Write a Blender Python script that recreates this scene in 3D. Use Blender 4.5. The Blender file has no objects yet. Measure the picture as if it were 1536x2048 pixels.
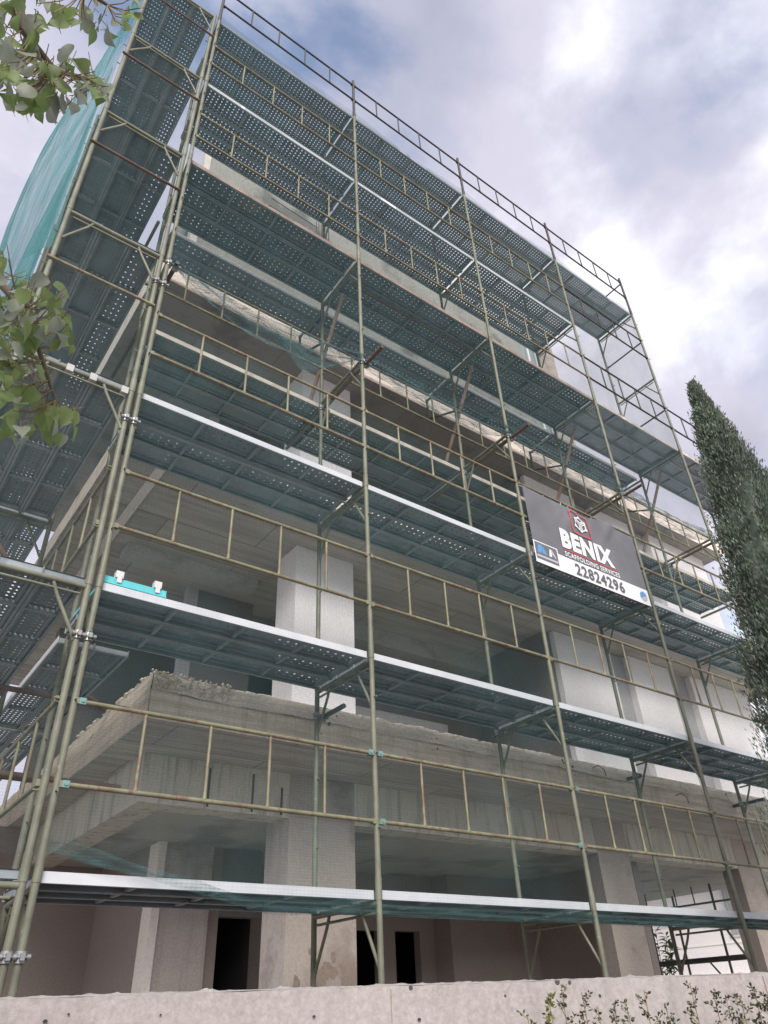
import bpy, math, random
from mathutils import Vector, Matrix, noise
random.seed(7)
sc = bpy.context.scene
COL = sc.collection
R = math.radians

# ------------------------------------------------------------------ camera
F_PX = 1438.37
cam_d = bpy.data.cameras.new('Camera'); cam = bpy.data.objects.new('Camera', cam_d); COL.objects.link(cam)
cam_d.sensor_fit = 'HORIZONTAL'; cam_d.sensor_width = 36.0; cam_d.lens = F_PX / 1536 * 36
cam_d.clip_start = 0.05; cam_d.clip_end = 3000
yaw, pitch, roll = 0.6612, 0.6090, -0.0485
CAM = Vector((-1.1791, -5.0678, -0.7942))
cy_, sy_, cp_, sp_ = math.cos(yaw), math.sin(yaw), math.cos(pitch), math.sin(pitch)
fwd = Vector((sy_*cp_, cy_*cp_, sp_)); r0 = Vector((cy_, -sy_, 0)); u0 = r0.cross(fwd)
rgt = r0*math.cos(roll) + u0*math.sin(roll); upv = u0*math.cos(roll) - r0*math.sin(roll)
m = Matrix((rgt, upv, -fwd)).transposed().to_4x4(); m.translation = CAM
cam.matrix_world = m
sc.camera = cam
def at(px, py, dist):                      # a photo pixel and a distance in metres give a point
    d = (rgt*((px-768)/F_PX) - upv*((py-1024)/F_PX) + fwd).normalized()
    return CAM + d*dist

# ------------------------------------------------------------------ world: Nishita sky behind a cloud layer
SUN_EL, SUN_AZ = 33, 210                   # azimuth clockwise from +y
w = bpy.data.worlds.new('World'); sc.world = w; w.use_nodes = True
nt = w.node_tree; N = nt.nodes; L = nt.links; N.clear()
def nd(tree, typ, **kw):
    n = tree.nodes.new(typ)
    for k, v in kw.items(): setattr(n, k, v)
    return n
out = nd(nt, 'ShaderNodeOutputWorld')
sky = nd(nt, 'ShaderNodeTexSky', sky_type='NISHITA', sun_disc=False)
sky.sun_elevation = R(SUN_EL); sky.sun_rotation = R(SUN_AZ); sky.air_density = 1.0; sky.dust_density = 1.5
bg1 = nd(nt, 'ShaderNodeBackground'); bg1.inputs[1].default_value = 0.15
L.new(sky.outputs[0], bg1.inputs[0])
tc = nd(nt, 'ShaderNodeTexCoord')
# flatten the dome so that clouds shrink towards the horizon
sep = nd(nt, 'ShaderNodeSeparateXYZ'); L.new(tc.outputs['Generated'], sep.inputs[0])
zc = nd(nt, 'ShaderNodeMath', operation='MAXIMUM'); L.new(sep.outputs[2], zc.inputs[0]); zc.inputs[1].default_value = 0.0
za = nd(nt, 'ShaderNodeMath', operation='ADD'); L.new(zc.outputs[0], za.inputs[0]); za.inputs[1].default_value = 0.35
dx = nd(nt, 'ShaderNodeMath', operation='DIVIDE'); L.new(sep.outputs[0], dx.inputs[0]); L.new(za.outputs[0], dx.inputs[1])
dy = nd(nt, 'ShaderNodeMath', operation='DIVIDE'); L.new(sep.outputs[1], dy.inputs[0]); L.new(za.outputs[0], dy.inputs[1])
cmb = nd(nt, 'ShaderNodeCombineXYZ'); L.new(dx.outputs[0], cmb.inputs[0]); L.new(dy.outputs[0], cmb.inputs[1])
def wnoise(scale, detail, off, rough=0.55, dist=0.0):
    mp = nd(nt, 'ShaderNodeMapping'); mp.inputs['Location'].default_value = off
    L.new(cmb.outputs[0], mp.inputs[0])
    n = nd(nt, 'ShaderNodeTexNoise'); n.inputs['Scale'].default_value = scale; n.inputs['Detail'].default_value = detail
    n.inputs['Roughness'].default_value = rough; n.inputs['Distortion'].default_value = dist
    L.new(mp.outputs[0], n.inputs['Vector']); return n.outputs['Fac']
def ramp(tree, src, stops, interp='EASE'):
    r = nd(tree, 'ShaderNodeValToRGB'); tree.links.new(src, r.inputs[0]); e = r.color_ramp.elements
    r.color_ramp.interpolation = interp
    e[0].position, e[0].color = stops[0]; e[1].position, e[1].color = stops[-1]
    for p, c in stops[1:-1]:
        q = e.new(p); q.color = c
    return r.outputs[0]
cover = ramp(nt, wnoise(1.5, 9, (1.1, 6.3, 0), 0.55, 0.25), [(0.34, (0.12,)*3+(1,)), (0.43, (0.75,)*3+(1,)), (0.50, (1,1,1,1))])
shade = ramp(nt, wnoise(1.5, 8, (3.3, 3.9, 0), 0.55, 0.35),
             [(0.36, (0.47, 0.465, 0.55, 1)), (0.485, (0.60, 0.585, 0.69, 1)), (0.585, (1.0, 0.99, 1.06, 1))])
bg2 = nd(nt, 'ShaderNodeBackground'); bg2.inputs[1].default_value = 0.70
L.new(shade, bg2.inputs[0])
mx = nd(nt, 'ShaderNodeMixShader'); L.new(cover, mx.inputs[0]); L.new(bg1.outputs[0], mx.inputs[1]); L.new(bg2.outputs[0], mx.inputs[2])
L.new(mx.outputs[0], out.inputs[0])

# ------------------------------------------------------------------ sun behind thin cloud
sd = bpy.data.lights.new('Sun', 'SUN'); sd.energy = 2.3; sd.angle = R(28); sd.color = (1.0, 0.95, 0.88)
so = bpy.data.objects.new('Sun', sd); COL.objects.link(so)
az, el = R(SUN_AZ), R(SUN_EL)
to_sun = Vector((math.sin(az)*math.cos(el), math.cos(az)*math.cos(el), math.sin(el)))
so.rotation_euler = to_sun.to_track_quat('Z', 'Y').to_euler(); so.location = (0, -20, 30)

sc.view_settings.view_transform = 'Standard'; sc.view_settings.look = 'None'
sc.view_settings.exposure = 0.82; sc.view_settings.gamma = 1.0
sc.cycles.transparent_max_bounces = 28; sc.cycles.max_bounces = 8; sc.cycles.diffuse_bounces = 5
sc.cycles.use_denoising = True

# ------------------------------------------------------------------ materials
MAT = {}
def newmat(name):
    mt = bpy.data.materials.new(name); mt.use_nodes = True; MAT[name] = mt
    t = mt.node_tree; t.nodes.clear()
    o = nd(t, 'ShaderNodeOutputMaterial'); b = nd(t, 'ShaderNodeBsdfPrincipled')
    t.links.new(b.outputs[0], o.inputs[0]); return mt, t, b, o
def noise_n(t, coord, scale, detail=4, rough=0.55, stretch=None):
    src = coord
    if stretch:
        mp = nd(t, 'ShaderNodeMapping'); mp.inputs['Scale'].default_value = stretch; t.links.new(coord, mp.inputs[0]); src = mp.outputs[0]
    n = nd(t, 'ShaderNodeTexNoise'); n.inputs['Scale'].default_value = scale; n.inputs['Detail'].default_value = detail
    n.inputs['Roughness'].default_value = rough; t.links.new(src, n.inputs['Vector']); return n.outputs['Fac']
def mixc(t, fac, a, b, mode='MIX'):
    mm = nd(t, 'ShaderNodeMix', data_type='RGBA', blend_type=mode)
    if isinstance(fac, float): mm.inputs[0].default_value = fac
    else: t.links.new(fac, mm.inputs[0])
    for i, v in ((6, a), (7, b)):
        if isinstance(v, tuple): mm.inputs[i].default_value = v + (1,) if len(v) == 3 else v
        else: t.links.new(v, mm.inputs[i])
    return mm.outputs[2]
def val(t, fac, lo, hi):
    return ramp(t, fac, [(lo, (0,0,0,1)), (hi, (1,1,1,1))], 'LINEAR')
def concrete(name, c1, c2, scale=1.5, bump=0.25, boards=0.0, stain=None, pits=0.0, streak=0.0, rough=0.9, bdir=(1.2, 1.2, 24), sheets=0.0):
    mt, t, b, o = newmat(name)
    co = nd(t, 'ShaderNodeNewGeometry').outputs['Position']
    big = noise_n(t, co, scale, 6, 0.6); fine = noise_n(t, co, 38, 5, 0.7)
    col = mixc(t, val(t, big, 0.32, 0.68), c1, c2)
    col = mixc(t, val(t, fine, 0.35, 0.75), col, tuple(v*1.25 for v in c2))
    if stain:
        sfac = noise_n(t, co, 0.9, 7, 0.62)
        col = mixc(t, val(t, sfac, 0.52, 0.62), col, stain)
    if streak:
        st = noise_n(t, co, 1.0, 6, 0.6, (9, 9, 0.8))
        mm = nd(t, 'ShaderNodeMath', operation='MULTIPLY'); t.links.new(val(t, st, 0.5, 0.72), mm.inputs[0]); mm.inputs[1].default_value = streak
        col = mixc(t, mm.outputs[0], col, tuple(v*0.45 for v in c1))
    h = fine
    if boards:
        br = noise_n(t, co, 1.0, 5, 0.6, bdir)
        mm = nd(t, 'ShaderNodeMath', operation='MULTIPLY'); t.links.new(val(t, br, 0.42, 0.66), mm.inputs[0]); mm.inputs[1].default_value = boards
        col = mixc(t, mm.outputs[0], col, tuple(v*0.55 for v in c1))
        ad = nd(t, 'ShaderNodeMath', operation='ADD'); t.links.new(fine, ad.inputs[0]); t.links.new(br, ad.inputs[1]); h = ad.outputs[0]
    if sheets:
        bk = nd(t, 'ShaderNodeTexBrick'); t.links.new(co, bk.inputs['Vector']); bk.inputs['Scale'].default_value = 1.0
        bk.inputs['Brick Width'].default_value = 2.44; bk.inputs['Row Height'].default_value = 0.61; bk.inputs['Mortar Size'].default_value = 0.010; bk.inputs['Mortar Smooth'].default_value = 0.4
        bk.inputs['Color1'].default_value = (1, 1, 1, 1); bk.inputs['Color2'].default_value = (0.80, 0.80, 0.80, 1); bk.inputs['Mortar'].default_value = (0.45, 0.45, 0.45, 1)
        col = mixc(t, sheets, col, bk.outputs['Color'], 'MULTIPLY')
    if pits:
        vo = nd(t, 'ShaderNodeTexVoronoi'); vo.inputs['Scale'].default_value = 11; t.links.new(co, vo.inputs['Vector'])
        pn = noise_n(t, co, 3.1, 2)
        lt = nd(t, 'ShaderNodeMath', operation='LESS_THAN'); t.links.new(vo.outputs['Distance'], lt.inputs[0])
        ml = nd(t, 'ShaderNodeMath', operation='MULTIPLY'); t.links.new(val(t, pn, 0.52, 0.75), ml.inputs[0]); ml.inputs[1].default_value = pits
        t.links.new(ml.outputs[0], lt.inputs[1])
        col = mixc(t, lt.outputs[0], col, tuple(v*0.25 for v in c1))
    t.links.new(col, b.inputs['Base Color']); b.inputs['Roughness'].default_value = rough
    bp = nd(t, 'ShaderNodeBump'); bp.inputs['Strength'].default_value = bump; bp.inputs['Distance'].default_value = 0.02
    t.links.new(h, bp.inputs['Height']); t.links.new(bp.outputs[0], b.inputs['Normal'])
    return mt
concrete('conc_edge', (0.57, 0.49, 0.39), (0.70, 0.62, 0.52), 2.2, 0.9, boards=0.45, streak=0.35, pits=0.22)
concrete('conc_rim', (0.60, 0.54, 0.46), (0.76, 0.70, 0.62), 3.0, 1.0, boards=0.35, pits=0.25)
concrete('conc_pink', (0.68, 0.58, 0.51), (0.78, 0.69, 0.62), 2.0, 0.4, pits=0.32)
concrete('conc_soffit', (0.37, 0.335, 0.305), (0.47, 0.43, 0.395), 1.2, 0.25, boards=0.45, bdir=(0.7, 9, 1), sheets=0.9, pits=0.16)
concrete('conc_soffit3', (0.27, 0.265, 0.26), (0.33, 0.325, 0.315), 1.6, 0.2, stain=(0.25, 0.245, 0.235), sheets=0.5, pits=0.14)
concrete('conc_grey', (0.27, 0.27, 0.26), (0.37, 0.365, 0.34), 1.6, 0.25, stain=(0.24, 0.235, 0.22))
concrete('conc_top', (0.19, 0.195, 0.175), (0.30, 0.30, 0.27), 1.8, 0.3, stain=(0.15, 0.15, 0.14), pits=0.2)
concrete('conc_beam', (0.41, 0.39, 0.33), (0.53, 0.50, 0.44), 2.2, 0.5, streak=0.8)
concrete('plaster_white', (0.66, 0.65, 0.655), (0.72, 0.71, 0.715), 1.5, 0.06)
concrete('plaster_band', (0.62, 0.57, 0.53), (0.70, 0.65, 0.61), 1.5, 0.1)
concrete('plaster_beige', (0.31, 0.27, 0.24), (0.37, 0.325, 0.29), 1.4, 0.1, stain=(0.25, 0.20, 0.17))
concrete('plaster_stain', (0.32, 0.285, 0.27), (0.42, 0.38, 0.365), 2.5, 0.15, stain=(0.25, 0.215, 0.20), streak=0.3)
concrete('damp', (0.19, 0.145, 0.12), (0.25, 0.20, 0.17), 8, 0.1)
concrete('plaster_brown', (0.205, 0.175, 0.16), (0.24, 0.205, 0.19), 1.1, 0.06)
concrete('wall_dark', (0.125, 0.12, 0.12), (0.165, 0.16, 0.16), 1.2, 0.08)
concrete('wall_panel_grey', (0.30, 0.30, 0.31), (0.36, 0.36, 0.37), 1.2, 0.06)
concrete('yard_wall', (0.27, 0.24, 0.232), (0.35, 0.315, 0.305), 1.3, 0.22, stain=(0.27, 0.235, 0.225), pits=0.30, streak=0.25)
concrete('mortar', (0.30, 0.275, 0.26), (0.44, 0.41, 0.39), 6.0, 1.0)
concrete('gravel', (0.38, 0.32, 0.25), (0.62, 0.55, 0.46), 9.0, 0.6)
concrete('ground', (0.36, 0.32, 0.28), (0.46, 0.42, 0.37), 0.6, 0.5)
concrete('asphalt', (0.045, 0.045, 0.047), (0.07, 0.07, 0.07), 0.8, 0.4)
concrete('pavement', (0.34, 0.32, 0.30), (0.42, 0.40, 0.37), 0.8, 0.3)
concrete('kerb_stone', (0.42, 0.41, 0.39), (0.52, 0.50, 0.48), 2, 0.3)
concrete('house_white', (0.74, 0.71, 0.71), (0.80, 0.77, 0.77), 0.6, 0.05)
concrete('house_cream', (0.62, 0.58, 0.50), (0.70, 0.66, 0.58), 0.6, 0.05)

def paint(name, c, rust=0.25, rustc=(0.16, 0.075, 0.045), rough=0.55, metal=0.0, var=0.35, tealspots=0.0):
    mt, t, b, o = newmat(name)
    co = nd(t, 'ShaderNodeNewGeometry').outputs['Position']
    n1 = noise_n(t, co, 4.5, 5, 0.6); n2 = noise_n(t, co, 17, 6, 0.7, (1, 1, 0.45)); n3 = noise_n(t, co, 1.7, 3)
    col = mixc(t, val(t, n1, 0.3, 0.7), tuple(v*(1-var) for v in c), tuple(v*(1+var*0.6) for v in c))
    th = 0.78 - rust*0.5
    col = mixc(t, val(t, n2, th, th+0.1), col, rustc)
    if tealspots: col = mixc(t, val(t, noise_n(t, co, 26, 5, 0.65), 0.66, 0.74), col, (0.42, 0.40, 0.36))
    if tealspots: col = mixc(t, val(t, n3, 0.80-tealspots, 0.82-tealspots), col, (0.22, 0.48, 0.46))
    t.links.new(col, b.inputs['Base Color']); b.inputs['Roughness'].default_value = rough; b.inputs['Metallic'].default_value = metal
    bp = nd(t, 'ShaderNodeBump'); bp.inputs['Strength'].default_value = 0.3; bp.inputs['Distance'].default_value = 0.004
    t.links.new(n2, bp.inputs['Height']); t.links.new(bp.outputs[0], b.inputs['Normal'])
    return mt
paint('pole', (0.165, 0.17, 0.125), 0.30, tealspots=0.03)
paint('rail', (0.205, 0.20, 0.125), 0.54, (0.17, 0.10, 0.07))
paint('rail_backlit', (0.035, 0.03, 0.028), 0.35, (0.07, 0.04, 0.03))  # near-black copy of the rail paint; backlit silhouette put into the colour
paint('rust_tube', (0.13, 0.08, 0.065), 0.55, (0.10, 0.06, 0.05), rough=0.8)
paint('wood_rust', (0.30, 0.21, 0.17), 0.45, (0.16, 0.10, 0.08), rough=0.9)
paint('needle_grey', (0.16, 0.15, 0.13), 0.4)
paint('dark_tube', (0.07, 0.075, 0.075), 0.2)
paint('galv', (0.27, 0.30, 0.325), 0.05, (0.3, 0.27, 0.24), 0.6, 0.1, 0.2)
paint('galv_edge_lit', (0.60, 0.61, 0.64), 0.0, (0.5, 0.48, 0.45), 0.4, 0.0, 0.08)  # flange paler than the galvanised steel: skylight on it put into the colour
paint('console_edge_lit', (0.82, 0.83, 0.86), 0.0, (0.5, 0.48, 0.45), 0.4, 0.0, 0.05)  # paler still: sun and sky light on the console edge painted in
paint('rust_edge', (0.42, 0.30, 0.25), 0.4, (0.28, 0.17, 0.13), 0.7)
paint('tan_edge', (0.55, 0.50, 0.43), 0.2, (0.35, 0.27, 0.2), 0.7)
paint('steel_clamp', (0.36, 0.37, 0.37), 0.3, (0.24, 0.16, 0.12), 0.4, 0.5)
paint('cyan_paint', (0.12, 0.58, 0.62), 0.05, (0.3, 0.4, 0.4), 0.5, 0, 0.12)
paint('cyan_clip', (0.16, 0.30, 0.30), 0.2, (0.2, 0.2, 0.16), 0.6)
paint('tape_grey', (0.42, 0.42, 0.41), 0.1, var=0.2)
paint('white_block', (0.70, 0.69, 0.68), 0.0, rough=0.6, var=0.1)
paint('rebar', (0.06, 0.05, 0.045), 0.4)
paint('lit_end_face', (0.62, 0.57, 0.52), 0.0, var=0.15, rough=0.85)  # pale colour of the strip drawn for the lit wall end
paint('window_white', (0.72, 0.72, 0.73), 0.0, var=0.05)
paint('shutter', (0.36, 0.37, 0.39), 0.0, var=0.1)
paint('bark', (0.16, 0.135, 0.105), 0.3, (0.08, 0.07, 0.06), 0.95)
paint('twig', (0.22, 0.16, 0.08), 0.2, (0.12, 0.09, 0.06), 0.9)
mt, t, b, o = newmat('unlit_black'); b.inputs['Base Color'].default_value = (0.035, 0.033, 0.038, 1); b.inputs['Roughness'].default_value = 0.9  # near-black colour stands for missing light in rooms and holes
mt, t, b, o = newmat('glass'); b.inputs['Base Color'].default_value = (0.30, 0.38, 0.38, 1); b.inputs['Roughness'].default_value = 0.08
b.inputs['Transmission Weight'].default_value = 0.5

def perforated(name, c, dot=0.185, px=0.062, py=0.046):
    mt, t, b, o = newmat(name)
    tcx = nd(t, 'ShaderNodeTexCoord').outputs['Object']; co = nd(t, 'ShaderNodeNewGeometry').outputs['Position']
    v1 = nd(t, 'ShaderNodeVectorMath', operation='MULTIPLY'); v1.inputs[1].default_value = (1/px, 1/py, 0); t.links.new(tcx, v1.inputs[0])
    v2 = nd(t, 'ShaderNodeVectorMath', operation='FRACTION'); t.links.new(v1.outputs[0], v2.inputs[0])
    v3a = nd(t, 'ShaderNodeVectorMath', operation='SUBTRACT'); v3a.inputs[1].default_value = (0.5, 0.5, 0); t.links.new(v2.outputs[0], v3a.inputs[0])
    v3 = nd(t, 'ShaderNodeVectorMath', operation='MULTIPLY'); v3.inputs[1].default_value = (1.0, py/px, 0); t.links.new(v3a.outputs[0], v3.inputs[0])
    v4 = nd(t, 'ShaderNodeVectorMath', operation='LENGTH'); t.links.new(v3.outputs[0], v4.inputs[0])
    lt = nd(t, 'ShaderNodeMath', operation='LESS_THAN'); t.links.new(v4.outputs['Value'], lt.inputs[0]); lt.inputs[1].default_value = dot
    n1 = noise_n(t, co, 5, 4); n2 = noise_n(t, co, 1.6, 5, 0.7); oi = nd(t, 'ShaderNodeObjectInfo')
    c_a, c_b = tuple(x*0.72 for x in c), tuple(x*1.25 for x in c)
    col = mixc(t, oi.outputs['Random'], c_a, c_b)
    col = mixc(t, val(t, n1, 0.35, 0.8), col, tuple(x*1.3 for x in c))
    col = mixc(t, val(t, n2, 0.58, 0.72), col, (0.27, 0.25, 0.23))
    t.links.new(col, b.inputs['Base Color']); b.inputs['Roughness'].default_value = 0.75; b.inputs['Specular IOR Level'].default_value = 0.2
    tr = nd(t, 'ShaderNodeBsdfTransparent'); ms = nd(t, 'ShaderNodeMixShader')
    t.links.new(lt.outputs[0], ms.inputs[0]); t.links.new(b.outputs[0], ms.inputs[1]); t.links.new(tr.outputs[0], ms.inputs[2])
    t.links.new(ms.outputs[0], o.inputs[0]); return mt
perforated('perf', (0.18, 0.215, 0.235), 0.165)
perforated('perf_low', (0.235, 0.27, 0.30), 0.135, 0.085, 0.074)
perforated('perf_dark', (0.155, 0.195, 0.215), 0.11, 0.080, 0.060)

def netmat(name, c, lo, hi, tl=0.5, scale=1.1, stretch=None):
    mt, t, b, o = newmat(name); t.nodes.remove(b)
    tcx = nd(t, 'ShaderNodeTexCoord').outputs['Object']
    n = noise_n(t, tcx, scale, 5, 0.6, stretch); n2 = noise_n(t, tcx, 2.2, 4, 0.6, (1, 1, 0.25))
    col = mixc(t, val(t, n2, 0.3, 0.7), tuple(x*0.75 for x in c), tuple(min(1, x*1.2) for x in c))
    di = nd(t, 'ShaderNodeBsdfDiffuse'); t.links.new(col, di.inputs[0])
    ts = nd(t, 'ShaderNodeBsdfTranslucent'); t.links.new(col, ts.inputs[0])
    m1 = nd(t, 'ShaderNodeMixShader'); m1.inputs[0].default_value = tl; t.links.new(di.outputs[0], m1.inputs[1]); t.links.new(ts.outputs[0], m1.inputs[2])
    tr = nd(t, 'ShaderNodeBsdfTransparent')
    mr = nd(t, 'ShaderNodeMapRange'); t.links.new(n, mr.inputs[0]); mr.inputs[1].default_value = 0.3; mr.inputs[2].default_value = 0.7
    mr.inputs[3].default_value = lo; mr.inputs[4].default_value = hi
    sx = nd(t, 'ShaderNodeSeparateXYZ'); t.links.new(tcx, sx.inputs[0]); acc = mr.outputs[0]
    for ax, per, amp in ((2, 0.021, 0.28), (0, 0.034, 0.12)):
        sn = nd(t, 'ShaderNodeMath', operation='MULTIPLY'); t.links.new(sx.outputs[ax], sn.inputs[0]); sn.inputs[1].default_value = 2*math.pi/per
        si = nd(t, 'ShaderNodeMath', operation='SINE'); t.links.new(sn.outputs[0], si.inputs[0])
        ma = nd(t, 'ShaderNodeMath', operation='MULTIPLY_ADD'); t.links.new(si.outputs[0], ma.inputs[0]); ma.inputs[1].default_value = amp; ma.inputs[2].default_value = 1.0
        mu = nd(t, 'ShaderNodeMath', operation='MULTIPLY', use_clamp=True); t.links.new(acc, mu.inputs[0]); t.links.new(ma.outputs[0], mu.inputs[1]); acc = mu.outputs[0]
    m2 = nd(t, 'ShaderNodeMixShader'); t.links.new(acc, m2.inputs[0]); t.links.new(tr.outputs[0], m2.inputs[1]); t.links.new(m1.outputs[0], m2.inputs[2])
    t.links.new(m2.outputs[0], o.inputs[0]); return mt
netmat('net_front', (0.12, 0.25, 0.265), 0.045, 0.20, scale=0.8)
netmat('net_upper', (0.095, 0.17, 0.185), 0.16, 0.30, scale=0.8)
netmat('net_end', (0.14, 0.22, 0.22), 0.08, 0.16)
netmat('net_fold', (0.10, 0.20, 0.205), 0.12, 0.42, scale=5)
netmat('net_teal', (0.15, 0.39, 0.41), 0.08, 0.90, 0.6, 1.0, (3.2, 3.2, 0.22))
netmat('net_bunch', (0.10, 0.17, 0.18), 0.10, 0.75, scale=3.5, stretch=(1, 1, 6))
netmat('net_torn', (0.13, 0.25, 0.26), 0.22, 0.5, scale=4)
netmat('net_white', (0.88, 0.89, 0.92), 0.20, 0.5, 0.6, 0.8)

def leafmat(name, c1, c2, tl=0.35):
    mt, t, b, o = newmat(name)
    oi = nd(t, 'ShaderNodeObjectInfo'); co = nd(t, 'ShaderNodeNewGeometry').outputs['Position']
    col = mixc(t, oi.outputs['Random'], c1, c2)
    n = noise_n(t, co, 9, 4); col = mixc(t, val(t, n, 0.40, 0.75), col, tuple(v*0.72 for v in c1))
    t.links.new(col, b.inputs['Base Color']); b.inputs['Roughness'].default_value = 0.5
    ts = nd(t, 'ShaderNodeBsdfTranslucent'); t.links.new(col, ts.inputs[0]); ms = nd(t, 'ShaderNodeMixShader'); ms.inputs[0].default_value = tl
    t.links.new(b.outputs[0], ms.inputs[1]); t.links.new(ts.outputs[0], ms.inputs[2]); t.links.new(ms.outputs[0], o.inputs[0]); return mt
leafmat('leaf_grey', (0.22, 0.25, 0.195), (0.37, 0.40, 0.32), 0.42)
leafmat('leaf_green', (0.16, 0.235, 0.075), (0.27, 0.35, 0.125), 0.5)
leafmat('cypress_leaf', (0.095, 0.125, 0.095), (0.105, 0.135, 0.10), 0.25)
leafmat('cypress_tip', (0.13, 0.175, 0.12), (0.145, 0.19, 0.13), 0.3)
leafmat('shrub_leaf', (0.045, 0.055, 0.03), (0.08, 0.095, 0.045), 0.25)
leafmat('shrub_young', (0.20, 0.21, 0.06), (0.24, 0.25, 0.08), 0.3)
leafmat('bush_leaf', (0.05, 0.11, 0.03), (0.09, 0.17, 0.045), 0.3)
mt, t, b, o = newmat('banner_grey'); b.inputs['Roughness'].default_value = 0.55
co = nd(t, 'ShaderNodeNewGeometry').outputs['Position']
t.links.new(mixc(t, val(t, noise_n(t, co, 2.5, 4), 0.3, 0.7), (0.115, 0.117, 0.13), (0.155, 0.157, 0.17)), b.inputs['Base Color'])
for nme, c in (('print_white', (0.74, 0.74, 0.76)), ('print_red', (0.50, 0.07, 0.08)), ('print_dark', (0.10, 0.10, 0.11)), ('print_blue', (0.10, 0.27, 0.52)), ('print_grey', (0.42, 0.44, 0.47))):
    mt, t, b, o = newmat(nme); b.inputs['Base Color'].default_value = c + (1,); b.inputs['Roughness'].default_value = 0.55

# ------------------------------------------------------------------ mesh helpers
class MB:
    def __init__(s): s.v = []; s.f = []; s.m = []; s.sm = []
    def add(s, vs, fs, mi=0, smooth=False):
        o = len(s.v); s.v += [tuple(v) for v in vs]
        for f in fs: s.f.append(tuple(i+o for i in f)); s.m.append(mi); s.sm.append(smooth)
        return s
    def box(s, x0, x1, y0, y1, z0, z1, mi=0):
        v = [(x, y, z) for z in (z0, z1) for y in (y0, y1) for x in (x0, x1)]
        return s.add(v, [(0,2,3,1), (4,5,7,6), (0,1,5,4), (2,6,7,3), (0,4,6,2), (1,3,7,5)], mi)
    def tube(s, a, b, r, n=8, mi=0, r2=None, caps=True):
        a, b = Vector(a), Vector(b); d = (b-a).normalized()
        p = d.orthogonal().normalized(); q = d.cross(p); r2 = r if r2 is None else r2
        vs = []
        for c, rr in ((a, r), (b, r2)):
            for i in range(n):
                g = 2*math.pi*i/n; vs.append(c + (p*math.cos(g) + q*math.sin(g))*rr)
        s.add(vs, [(i, (i+1) % n, n+(i+1) % n, n+i) for i in range(n)], mi, True)
        if caps: s.add(vs[:n], [tuple(reversed(range(n)))], mi); s.add(vs[n:], [tuple(range(n))], mi)
        return s
    def path(s, pts, r, n=6, mi=0, r2=None):
        pts = [Vector(p) for p in pts]; k = len(pts); vs = []; r2 = r if r2 is None else r2
        p = (pts[1]-pts[0]).orthogonal().normalized()
        for i, c in enumerate(pts):
            d = (pts[min(i+1, k-1)]-pts[max(i-1, 0)]).normalized(); p = (p - d*p.dot(d)).normalized(); q = d.cross(p)
            rr = r + (r2-r)*i/(k-1)
            for j in range(n):
                g = 2*math.pi*j/n; vs.append(c + (p*math.cos(g)+q*math.sin(g))*rr)
        return s.add(vs, [(i*n+j, i*n+(j+1) % n, (i+1)*n+(j+1) % n, (i+1)*n+j) for i in range(k-1) for j in range(n)], mi, True)
    def grid(s, fn, nu, nv, mi=0, smooth=True):
        vs = [fn(i/nu, j/nv) for j in range(nv+1) for i in range(nu+1)]; k = nu+1
        return s.add(vs, [(j*k+i, j*k+i+1, (j+1)*k+i+1, (j+1)*k+i) for j in range(nv) for i in range(nu)], mi, smooth)
    def mesh(s, name, mats):
        me = bpy.data.meshes.new(name); me.from_pydata(s.v, [], s.f)
        for q in ([mats] if isinstance(mats, str) else mats): me.materials.append(MAT[q])
        me.polygons.foreach_set('material_index', s.m); me.polygons.foreach_set('use_smooth', s.sm); me.update(); return me
    def build(s, name, mats, parent=None, **kw):
        return link(name, s.mesh(name, mats), parent, **kw)
def link(name, me, parent=None, loc=None, rot=None, **props):
    o = bpy.data.objects.new(name, me); COL.objects.link(o)
    if parent is not None: o.parent = parent
    if loc is not None: o.location = loc
    if rot is not None: o.rotation_euler = rot
    for k, v in props.items(): o[k] = v
    return o
def thing(name, label, category, loc=(0, 0, 0), group=None):
    o = link(name, None, None, loc); o['label'] = label; o['category'] = category
    if group: o['group'] = group
    return o
def nz(x, y, z=0.0, s=1.0): return noise.noise(Vector((x*s, y*s, z*s)))

ZG = -2.35                                  # street level (deck one of the scaffold is z = 0)
B = 2.53; W = 0.948
XS = [0, B, 2*B, 3*B, 4*B, 5*B]
# ------------------------------------------------------------------ ground
MB().grid(lambda u, v: (-400+800*u, -400+800*v, ZG-0.02), 8, 8).build('ground', 'ground', kind='structure')
wd = Vector((0.972, -0.235, 0)).normalized(); wn = Vector((-wd.y, wd.x, 0))    # yard wall direction and its inward normal
W0 = Vector((-0.39, -1.53, 0))
def wpt(s_, off, z): p = W0 + wd*s_ + wn*off; return (p.x, p.y, z)
pv = MB(); pv.add([wpt(-60, -0.02, ZG), wpt(60, -0.02, ZG), wpt(60, -2.2, ZG), wpt(-60, -2.2, ZG)], [(0, 3, 2, 1)])
pv.build('pavement', 'pavement', kind='structure')
kb = MB(); kb.add([wpt(a, b_, z) for a in (-60, 60) for b_ in (-2.2, -2.34) for z in (ZG-0.12, ZG+0.004)], [(0,1,3,2), (4,6,7,5), (1,5,7,3), (2,3,7,6), (0,4,5,1)])
kb.build('kerb', 'kerb_stone', kind='structure')
rd = MB(); rd.add([wpt(-60, -2.34, ZG-0.012), wpt(60, -2.34, ZG-0.012), wpt(60, -9.5, ZG-0.012), wpt(-60, -9.5, ZG-0.012)], [(0, 3, 2, 1)])
rd.build('road', 'asphalt', kind='structure')

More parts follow.
